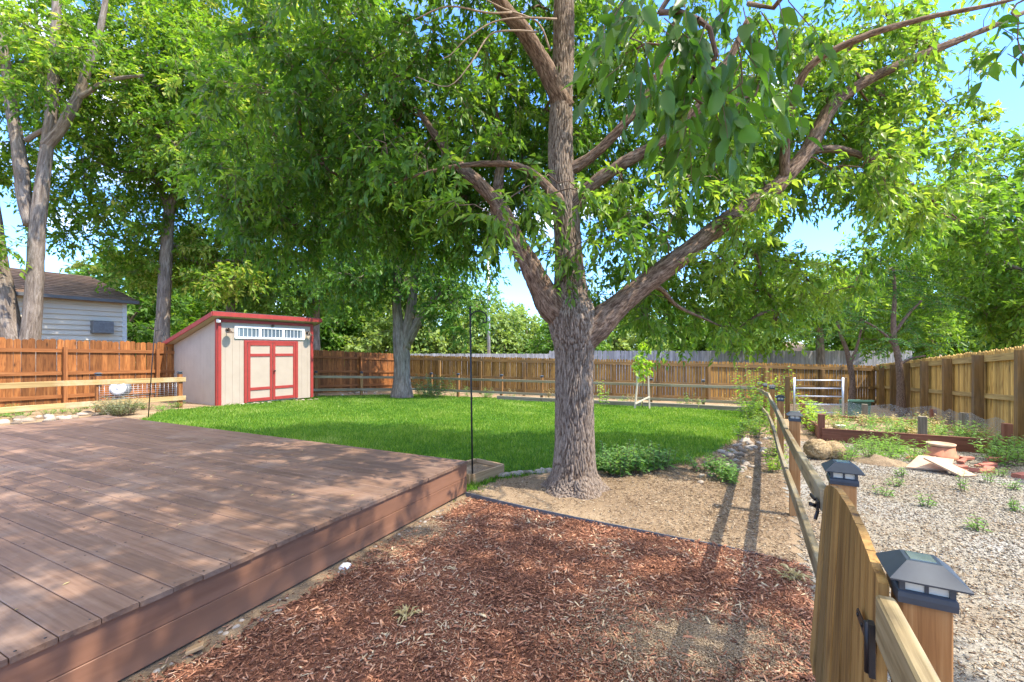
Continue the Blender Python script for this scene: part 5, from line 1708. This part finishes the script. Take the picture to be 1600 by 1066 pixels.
# ------------------------------------------------------------------ small things
# planter frame at the deck corner
def planter():
    a, b, c = G(736, 758), G(776, 745), G(732, 741)
    z = .1
    u = (b - a); u.z = 0; L = u.length; u.normalize()
    v = Vector((-u.y, u.x, 0))
    root = thing('planter_frame', 'small tan timber planter frame tucked behind the deck corner', 'planter', a)
    for p, q, nm in ((a, a + u * .62, 'side_board'), (a + u * .62, a + u * .62 + v * .5, 'side_board'), (a + v * .5, a + u * .62 + v * .5, 'side_board'), (a, a + v * .5, 'side_board')):
        mb = MB(); dr = (q - p).normalized() * .018
        mb.beam(p + UP * .06 + dr, q + UP * .06 - dr, .036, .13, ch=.003); mb.build(nm, M['tanwood'], root)
    mb = MB(); m = a + u * .31 + v * .25
    mb.box(m + UP * .04, .58, .46, .06, ax=u, tint=.5); mb.build('soil', M['soil'], root)
planter()

# stones
def rock_mesh(seed, sub=2):
    import bmesh
    bm = bmesh.new()
    bmesh.ops.create_icosphere(bm, subdivisions=sub, radius=1)
    r = random.Random(seed)
    o = Vector((r.uniform(0, 50),) * 3)
    for v in bm.verts:
        n = noise.noise(v.co * 1.1 + o) * .35 + noise.noise(v.co * 2.6 + o) * .12
        v.co = v.co * (1 + n)
        v.co.z *= .62
    me = bpy.data.meshes.new('stone')
    bm.to_mesh(me); bm.free()
    for p in me.polygons: p.use_smooth = True
    a = me.attributes.new('tint', 'FLOAT', 'POINT')
    a.data.foreach_set('value', [r.random()] * len(me.vertices))
    me.materials.append(M['stone'])
    return me
rocks = [rock_mesh(s) for s in range(9)]
def stone(name, p, s, label, group, mesh=None):
    o = bpy.data.objects.new(name, mesh or random.choice(rocks))
    COL.objects.link(o)
    o.location = p + UP * s * .12
    o.scale = (s * random.uniform(.85, 1.3), s * random.uniform(.8, 1.1), s)
    o.rotation_euler = (random.uniform(-.2, .2), random.uniform(-.2, .2), random.uniform(0, 6.28))
    tag(o, label, 'stone', group)
    return o
random.seed(5)
for k in range(75):
    t = random.random()
    px = 1125 + 65 * t + random.gauss(0, 16); py = 745 - 65 * t + random.gauss(0, 9)
    if py < 668 or px > 1205: continue
    stone('river_stone', G(px, py), random.uniform(.03, .075), 'rounded tan river stone in the bed beside the rail fence', 'river stones along the rail fence')
for k in range(26):
    t = random.random()
    p = Vector((-9, 13.5, 0)) + Vector((.52, .855, 0)) * t * 3.3 + Vector((.855, -.52, 0)) * random.uniform(.12, .3)
    p.z = gzf(p.x, p.y)
    stone('edge_stone', p, random.uniform(.04, .09), 'pale stone at the foot of the shed front', 'stones along the shed')
for k in range(24):
    px = random.uniform(490, 620); p = G(px, random.uniform(611, 619))
    stone('edge_stone', p, random.uniform(.05, .12), 'pale stone between the shed and the back corner tree', 'stones right of the shed')
for k in range(26):
    px = random.uniform(-5, 190); p = G(px, 661 - px * .09 + random.uniform(-4, 4))
    stone('edge_stone', p, random.uniform(.05, .13), 'whitish stone beside the left edge of the deck', 'stones left of the deck')
for k in range(9):
    p = G(785 + k * 9 + random.uniform(-3, 3), 744 - k * .9)
    stone('edge_stone', p, random.uniform(.05, .08), 'flat stone edging the lawn left of the main trunk', 'stones left of the main trunk')
def wmat():
    return M['white']
wr = rock_mesh(77)
wr.materials.clear(); wr.materials.append(M['white'])
stone('white_rock', G(540, 888), .05, 'white broken stone at the foot of the deck fascia', None, wr)
for k in range(46):
    t = random.random()
    p = D0 - DU * (.3 + t * 3.6) + Vector((.9, -.435, 0)) * random.uniform(.03, .16)
    stone('edge_pebble', Vector((p.x, p.y, .008)), random.uniform(.01, .022), 'tan pebble lying along the foot of the deck', 'pebbles at the deck foot')

# plants -----------------------------------------------------------
def tuft(name, label, cat, p, r, h, n_st, mat, leaf=.05, lw=.4, seed=0, group=None, nl=12, upright=.9, stem='twig', tint=.5):
    global rng
    rng = np.random.default_rng(seed + 500); random.seed(seed + 500)
    root = thing(name, label, cat, p, group)
    st = MB()
    P, D, N, S, T = [], [], [], [], []
    for k in range(n_st):
        a = random.uniform(0, 6.28); rr = r * math.sqrt(random.random())
        b = p + Vector((math.cos(a) * rr, math.sin(a) * rr, 0)) * .6
        b.z = gzf(b.x, b.y)
        tip = b + Vector((math.cos(a) * rr * .8, math.sin(a) * rr * .8, h * random.uniform(.55, 1.1)))
        mid = b.lerp(tip, .5) + Vector((random.gauss(0, .05), random.gauss(0, .05), .04)) * h
        q = smooth_path([(*b, .004), (*mid, .003), (*tip, .0015)], 4)
        st.tube([x[:3] for x in q], [max(.0012, x[3] * max(1, h)) for x in q], 4, .5, cap=False)
        tb = random.gauss(tint, .15)
        for j in range(nl):
            s = .15 + .85 * j / nl
            pt = Vector(b.lerp(mid, s * 2) if s < .5 else mid.lerp(tip, s * 2 - 1))
            an = j * 2.4 + k
            P.append(tuple(pt)); D.append((math.cos(an), math.sin(an), random.uniform(-.2, .7) * upright)); N.append((random.gauss(0, .3), random.gauss(0, .3), 1))
            S.append(leaf * random.uniform(.6, 1.2) * (1.15 - .5 * s)); T.append(min(1, max(0, tb + random.gauss(0, .15))))
    st.build('stems', M[stem], root)
    v, f, t = leaf_arrays(np.array(P), np.array(D), np.array(N), np.array(S), np.full(len(S), lw), np.array(T), LEAF5)
    np_obj('foliage', v, f, M[mat], root, t)
    return root
def weedpatch(pxs, py0, py1, n, lab, grp, h, seed, mat='leaf_weed', leaf=.05, r=.14, name='weed', ns=9):
    random.seed(seed)
    spots = [(random.uniform(*pxs), random.uniform(py0, py1)) for _ in range(n)]
    for i, (px, py) in enumerate(spots):
        tuft(name, lab, 'plant', G(px, py), r, h * (.7 + .6 * ((i * 37) % 10) / 10), ns, mat, leaf, .5, seed * 10 + i, grp)
weedpatch((945, 1040), 726, 745, 20, 'leafy green weed in the clump right of the main trunk', 'weeds right of the main trunk', .3, 1, leaf=.1, ns=8)
weedpatch((1093, 1145), 735, 758, 6, 'leafy weed in the small clump by the river stones', 'weeds by the river stones', .24, 2, leaf=.085, ns=7)
weedpatch((1165, 1200), 645, 690, 10, 'bright yellow green weed at the right edge of the lawn', 'weeds at the lawn right edge', .45, 3, 'leaf_right', .1, .25)
weedpatch((1200, 1222), 668, 740, 6, 'yellow green weed growing up through the rail fence', 'weeds under the rail fence', .3, 33, 'leaf_lime', .07, .14)
for i, (px, py, h, r, n, lab) in enumerate([(1195, 640, 1.5, .75, 46, 'tall leafy bush behind the far end of the rail fence'), (1182, 655, .8, .5, 30, 'low leafy bush at the lawn corner by the rail fence')]):
    tuft('leafy_bush', lab, 'bush', on_ground(px, 13.6 - 1.2 * i), r, h, n, 'leaf_right', .17, .42, 40 + i, None, 14)
tuft('shrub', 'dark feathery shrub beside the trunk at the back corner', 'bush', on_ground(676, 18.6), .8, 1.0, 46, 'leaf_sumac', .16, .35, 50, None, 14)
tuft('shrub', 'round lavender like shrub in front of the pale low fence', 'bush', on_ground(186, 11.0), .42, .46, 110, 'leaf_gray', .085, .3, 51, None, 16)
random.seed(8)
for i in range(12):
    px = random.uniform(-10, 165); p = G(px, 652 - px * .06 + random.uniform(-6, 4))
    tuft('weed', 'low green weed along the foot of the pale low fence', 'plant', p, .18, random.uniform(.1, .26), 8, 'leaf_weed', .07, .5, 60 + i, 'weeds under the left low fence')
for i in range(4):
    px = 205 + i * 24; p = G(px, 640 + random.uniform(-3, 2))
    tuft('weed', 'grassy weed between lavender like shrub and shed', 'plant', p, .2, .22, 10, 'leaf_weed', .09, .3, 75 + i, 'weeds left of the shed')
random.seed(9)
for i in range(34):
    t = random.random()
    p = B1.lerp(B2, t) + Vector((0, random.uniform(-.3, .8), 0)); p.z = gzf(p.x, p.y)
    dry = random.random() < .35
    tuft('weed', 'tan dry weed along the back low fence' if dry else 'green weed along the back low fence', 'plant', p, .2, random.uniform(.2, .6), 7, 'dry' if dry else 'leaf_weed', .1, .3 if dry else .5, 90 + i, 'dry weeds along the back low fence' if dry else 'weeds along the back low fence')
tuft('yellow_plant', 'yellow green leafy plant at the fence right of the main trunk', 'plant', on_ground(941, 15.8), .2, 1.0, 6, 'leaf_lime', .16, .55, 140, None, 12)

# staked lime sapling
def sapling():
    p = on_ground(1004, 15.3)
    root = thing('sapling', 'young lime green sapling held between pale stakes on the lawn', 'sapling', p)
    mb = MB(); top = at(1005, 536, 15.3)
    q = smooth_path([(*p, .014), (*p.lerp(top, .5), .012), (*top, .006)], 5); mb.tube([x[:3] for x in q], [x[3] for x in q], 6, .5); mb.build('trunk', M['twig'], root)
    C = np.array([tuple(at(px, py, 15.3 + random.uniform(-.2, .2))) for px, py in [(1003, 540), (1008, 550), (998, 556), (1010, 565), (1000, 570), (1014, 574), (994, 580), (1006, 545), (1003, 585), (997, 566), (1008, 580)]])
    lv, tw = twig_leaves(C, np.tile([[0, 0, 1.]], (len(C), 1)), 5, 6, .2, .17, .6, .6, .5)
    np_obj('crown', lv[0], lv[1], M['leaf_lime'], root, lv[2])
    stakes = thing('tree_stakes', 'pale wooden stakes leaning around the lime sapling', 'stakes', on_ground(1000, 15.1))
    for a, b in (((992, 634, 15.0), (997, 585, 15.2)), ((1015, 634, 15.0), (1013, 588, 15.2))):
        g = on_ground(a[0], a[2]); m2 = MB(); m2.beam(g, at(*b), .05, .05); m2.build('stake', M['stake'], stakes)
    m2 = MB(); m2.beam(at(993, 631, 14.95), at(1015, 620, 15.0), .05, .04); m2.build('brace', M['stake'], stakes)
sapling()

# round drum behind the left low fence
c = at(188, 607, 12.4)
root = thing('wash_drum', 'round white faced metal drum lying behind the pale low fence', 'drum', c)
mb = MB(); ax = Vector((.35, -.93, .12)).normalized()
mb.lathe(c - ax * .16, [(.19, 0), (.22, .03), (.22, .26), (.2, .28)], 28, axis=ax); mb.build('barrel', M['graymetal'], root)
mb = MB(); mb.lathe(c + ax * .121, [(.185, 0), (.185, .02), (.1, .045), (.09, .03), (.03, .03), (.02, .06)], 28, axis=ax); mb.build('face', M['drum'], root)
p = Vector((c.x, c.y, gzf(c.x, c.y)))
mb = MB(); mb.beam(p, c - UP * .25, .3, .2); mb.build('stand', M['timber'], root)

# raised garden bed
def garden_bed():
    A, B = G(1284, 690), G(1577, 712)
    Cc, Dd = G(1545, 664), G(1272, 660)
    # tidy: back corners from front + depth direction
    dv = Vector((U.x, U.y, 0)) * 3.4
    Cc, Dd = B + dv, A + dv
    for q in (A, B, Cc, Dd): q.z = gzf(q.x, q.y)
    root = thing('garden_bed', 'raised garden bed with red brown boards and wire netting', 'garden bed', A)
    hgt = .26
    for p, q in ((A, B), (B, Cc), (Cc, Dd), (Dd, A)):
        mb = MB(); mb.beam(p + UP * hgt / 2, q + UP * hgt / 2, .04, hgt, ch=.004); mb.build('side_board', M['bedwood'], root)
    ps = [A, A.lerp(B, .58), B, B.lerp(Cc, .5), Cc, Dd.lerp(Cc, .5), Dd]
    for i, p in enumerate(ps):
        mb = MB(); mb.beam(p - UP * .05 + U * .07, p + UP * (.52 + .05 * (i % 2)) + U * .07, .11, .11, up=U, ch=.006); mb.build('post', M['bedwood' if i % 2 == 0 else 'timber'], root)
    mb = MB()
    n = 16
    vs, fs = [], []
    for j in range(n + 1):
        for i in range(n + 1):
            q = A.lerp(B, i / n).lerp(Dd.lerp(Cc, i / n), j / n)
            vs.append(Vector((q.x, q.y, q.z + .14 + .06 * noise.noise(q * 2))))
    for j in range(n):
        for i in range(n): fs.append((j * (n + 1) + i, j * (n + 1) + i + 1, (j + 1) * (n + 1) + i + 1, (j + 1) * (n + 1) + i))
    mb.add(vs, fs, .5, None, True); mb.build('soil', M['soil'], root)
    nt = MB()
    for p, q in ((B, Cc), (Dd, Cc), (B.lerp(Cc, .02), B.lerp(Cc, .98))):
        m = 10
        vs, gs, fs = [], [], []
        p, q = p + U * .07, q + U * .07
        for j in range(m + 1):
            c = p.lerp(q, j / m); z = .56 + .05 * math.sin(j * 2.1)
            o = Vector((.02 * math.sin(j * 1.7), .02, 0))
            vs += [c + UP * .22, c + UP * z + o]; gs += [(j * .35, 0, 0), (j * .35, z, 0)]
        for j in range(m): fs.append((2 * j, 2 * j + 2, 2 * j + 3, 2 * j + 1))
        nt.add(vs, fs, .5, gs)
    nt.build('wire_netting', M['wire'], root)
    random.seed(12)
    for i in range(34):
        a, b = random.uniform(.04, .96), random.uniform(.06, .94)
        q = A.lerp(B, a).lerp(Dd.lerp(Cc, a), b)
        dry = random.random() < .4
        t = tuft('bed_weed', 'dry tan weed growing in the raised garden bed' if dry else 'green weed growing in the raised garden bed', 'plant', q + UP * .14, .25, random.uniform(.2, .42), 9,
             'dry' if dry else 'leaf_weed', .09, .35, 200 + i, 'dry weeds in the garden bed' if dry else 'green weeds in the garden bed')
        for ch in t.children: ch.location.z += .14
    # white plastic tub
    q = A.lerp(B, .16) + U * .9
    q.z = gzf(q.x, q.y) + .15
    tb = MB(); tb.lathe(q, [(.07, 0), (.1, .1), (.104, .1), (.1, .09), (.065, .01)], 16); o = tb.build('plastic_tub', M['white'], loc=q); tag(o, 'small white tub lying in the raised garden bed', 'tub')
garden_bed()
random.seed(14)
for i in range(16):
    px = random.uniform(1315, 1440); p = G(px, random.uniform(700, 722))
    tuft('weed', 'grassy weed in front of the raised garden bed', 'plant', p, .14, random.uniform(.14, .34), 12, 'leaf_weed', .11, .16, 260 + i, 'weeds in front of the garden bed', 7)
for i, (px, py) in enumerate([(1545, 755), (1505, 768), (1400, 760), (1445, 792), (1560, 745), (1410, 745), (1590, 800), (1380, 775), (1530, 830), (1578, 765)]):
    tuft('weed', 'small green weed sprouting from the gravel', 'plant', G(px, py), .07, .14 if i > 1 else .24, 6, 'leaf_weed', .06, .35, 290 + i, 'weeds in the gravel', 8)
for i in range(8):
    px = 1545 + i * 9; p = G(px, 715 + (i % 3) * 6)
    tuft('weed', 'green weed at the foot of the right yellow fence', 'plant', p, .2, .4, 9, 'leaf_weed', .1, .4, 310 + i, 'weeds at the foot of the right fence')
for i, (px, py) in enumerate([(1262, 668), (1270, 680), (1258, 655)]):
    tuft('leafy_weed', 'bright yellow green broad leaved weed beside the bed corner', 'plant', G(px, py), .2, .75, 8, 'leaf_lime', .16, .55, 330 + i, 'broad leaved weeds at the bed corner')

# metal gate panel behind the bed
def panel():
    a, b = at(1241, 590, 12.6), at(1317, 590, 12.2)
    root = thing('metal_panel', 'galvanised tube gate panel standing behind the garden bed', 'gate', Vector((a.x, a.y, gzf(a.x, a.y))))
    za, zb_ = gzf(a.x, a.y), gzf(b.x, b.y)
    for p, nm in ((a, 'upright'), (b, 'upright')):
        mb = MB(); mb.tube([Vector((p.x, p.y, gzf(p.x, p.y))), p], .028, 10); mb.build(nm, M['steel'], root)
    for k in range(5):
        dz = .08 + k * .225
        mb = MB(); mb.tube([a - UP * dz, b - UP * dz], .02, 8); mb.build('bar', M['steel'], root)
    for p, lab in ((a + Vector((-.1, .15, 0)), 'dark wooden post at the left end of the metal panel'), (b + Vector((.16, .15, 0)), 'dark wooden post at the right end of the metal panel')):
        g = Vector((p.x, p.y, gzf(p.x, p.y)))
        mb = MB(); mb.beam(g - UP * .05, Vector((p.x, p.y, a.z + .02)), .12, .12, up=U, ch=.008)
        o = mb.build('wooden_post', M['fence_gold_post'], loc=g); tag(o, lab, 'post')
panel()
g = on_ground(1345, 12.6)
mb = MB(); mb.prism([g + Vector((-.25, 0, 0)), g + Vector((.25, 0, 0)), g + Vector((.3, 0, .55)), g + Vector((-.3, 0, .55))], Vector((.05, .5, 0)), .5)
mb.beam(g + Vector((-.34, -.03, .57)), g + Vector((.34, -.03, .57)), .05, .05); o = mb.build('plastic_bin', M['greenbin'], loc=g); tag(o, 'dark green plastic bin behind the wire netting of the bed', 'bin')

# coir bundle
def coir():
    p = G(1287, 717)
    root = thing('coir_bundle', 'dry tan fibrous bundle like a straw cushion lying beside the fence', 'bundle', p)
    for dx, s in ((-.1, .2), (.14, .18)):
        mb = MB()
        c = p + Vector((dx, .02 * dx, s * .75))
        vs, fs = [], []
        n, m = 40, 24
        for j in range(m + 1):
            th = math.pi * j / m
            for i in range(n):
                a = 2 * math.pi * i / n
                d = Vector((math.sin(th) * math.cos(a), math.sin(th) * math.sin(a), math.cos(th)))
                r = s * (1 + .13 * noise.noise(d * 3 + Vector((dx * 9, 0, 0))) + .05 * noise.noise(d * 16))
                vs.append(c + Vector((d.x * r * .95, d.y * r * .9, d.z * r * .78)))
        for j in range(m):
            for i in range(n): fs.append((j * n + i, j * n + (i + 1) % n, (j + 1) * n + (i + 1) % n, (j + 1) * n + i))
        mb.add(vs, fs, .5, None, True)
        mb.build('lobe', M['coir'], root)
    fb = MB()
    random.seed(3)
    for k in range(260):
        d = Vector((random.gauss(0, 1), random.gauss(0, 1), random.gauss(0, 1))).normalized()
        q = p + Vector((random.choice((-.1, .14)), 0, .14)) + Vector((d.x * .19, d.y * .175, d.z * .145))
        t = d.orthogonal() * random.uniform(-.05, .05) + d * .02 + Vector((0, 0, random.uniform(-.06, .03)))
        fb.tube([q, q + t * .5 + d * .008, q + t], .0016, 3, cap=False)
    fb.build('fibres', M['dry'], root)
coir()

# terracotta pile
def pots():
    p = G(1470, 716)
    root = thing('terracotta_pot', 'upturned terracotta pot by the raised garden bed', 'pot', p)
    mb = MB(); mb.lathe(p, [(.21, 0), (.21, .06), (.185, .065), (.165, .19), (.06, .19)], 28); mb.build('body', M['terracotta'], root)
    q = p + UP * .192
    mb = MB(); mb.lathe(q, [(.13, 0), (.17, .012), (.18, .045), (.155, .045), (.15, .03)], 28); o = mb.build('terracotta_saucer', M['slab'], loc=q); tag(o, 'tan saucer lying on top of the upturned terracotta pot', 'saucer')
    def slab(pts, th, lab, mat='slab'):
        mb = MB(); pts = [Vector(x) for x in pts]
        nrm = (pts[1] - pts[0]).cross(pts[2] - pts[0]).normalized() * th
        mb.prism(pts, nrm, .5); o = mb.build('terracotta_slab', M[mat], loc=pts[0]); tag(o, lab, 'slab')
    a = G(1470, 738)
    slab([a + Vector((-.38, .12, .02)), a + Vector((.06, -.06, .025)), a + Vector((.3, .12, .13)), a + Vector((-.05, .28, .15))], .025, 'wide tan broken slab leaning against the terracotta pot')
    b = G(1492, 744)
    slab([b + Vector((-.02, -.1, .01)), b + Vector((.22, -.06, .01)), b + Vector((.02, .3, .17)), b + Vector((-.2, .24, .17))], .022, 'narrow tan slab propped nearest the camera in the terracotta pile')
    c = G(1425, 718)
    slab([c + Vector((-.1, 0, .015)), c + Vector((.3, -.06, .015)), c + Vector((.34, .1, .03)), c + Vector((0, .06, .03))], .02, 'thin flat terracotta shard left of the pot', 'terracotta')
    random.seed(21)
    for k in range(15):
        px = random.uniform(1500, 1555); py = random.uniform(718, 740)
        g = G(px, py); s = random.uniform(.05, .13); an = random.uniform(0, 6.28)
        mb = MB(); ax = Vector((math.cos(an), math.sin(an), random.uniform(-.25, .35))).normalized()
        mb.beam(g + UP * s * .35, g + UP * s * .35 + ax * s * 1.6, s * .9, s * .45, ch=s * .08, taper=random.uniform(.5, 1))
        o = mb.build('brick_shard', M['brickred'], loc=g); tag(o, 'broken red brick shard heaped right of the terracotta pot', 'brick', 'red shards beside the pot')
    for i, (px, py, lab) in enumerate([(1588, 748, 'lone red brick lying in the gravel by the right fence')]):
        g = G(px, py); mb = MB(); mb.beam(g + UP * .03, g + UP * .035 + Vector((.2, .05, 0)), .1, .06, ch=.006); o = mb.build('brick', M['brickred'], loc=g); tag(o, lab, 'brick')
pots()
# pile of reddish soil in front of the bed
def mound(px, py, r, h, name, lab, mat):
    p = G(px, py); vs, fs = [], []
    n = 22
    for j in range(n + 1):
        for i in range(n + 1):
            x, y = (i / n * 2 - 1), (j / n * 2 - 1)
            q = Vector((p.x + x * r, p.y + y * r, 0))
            rr = math.hypot(x, y)
            q.z = gzf(q.x, q.y) - .01 + h * max(0, math.cos(min(1, rr) * math.pi / 2)) ** 1.3 * (1 + .6 * noise.noise(q * 7)) + .012 * noise.noise(q * 25)
            vs.append(q)
    for j in range(n):
        for i in range(n): fs.append((j * (n + 1) + i, j * (n + 1) + i + 1, (j + 1) * (n + 1) + i + 1, (j + 1) * (n + 1) + i))
    mb = MB(); mb.add(vs, fs, .5, None, True); o = mb.build(name, M[mat], loc=p); tag(o, lab, 'soil')
mound(1372, 722, .42, .1, 'soil_mound', 'low heap of loose brown soil in front of the garden bed', 'soil')

# dry stalks on the mulch
def stalks(name, lab, p, n, r, seed):
    random.seed(seed)
    root = thing(name, lab, 'dry leaves', p)
    mb = MB(); lf = MB()
    for k in range(n):
        a = random.uniform(0, 6.28); q = p + Vector((random.gauss(0, r * .3), random.gauss(0, r * .3), .02))
        e = q + Vector((math.cos(a) * r, math.sin(a) * r, random.uniform(-.005, .04)))
        m = q.lerp(e, .5) + UP * random.uniform(.005, .03)
        w = Vector((-math.sin(a), math.cos(a), random.uniform(-.6, .6))) * random.uniform(.004, .01)
        lf.add([q, m - w, e, m + w], [(0, 1, 2, 3)])
        mb.tube([q, m - UP * .004, e], .0015, 3, cap=False)
    mb.build('stalks', M['dry'], root); lf.build('dry_leaves', M['dry'], root)
stalks('dry_plant', 'dried tan plant clump lying on the mulch', G(633, 968), 26, .075, 1)
stalks('dry_plant', 'dried pale plant clump on the mulch near the gate', G(1238, 905), 30, .1, 2)
g = G(292, 1028)
mb = MB(); mb.beam(g + UP * .03, g + UP * .05 + Vector((.07, .03, 0)), .045, .02, ch=.003); o = mb.build('wood_scrap', M['tanwood'], loc=g); tag(o, 'small tan wood scrap at the foot of the deck', 'wood scrap')
random.seed(99)
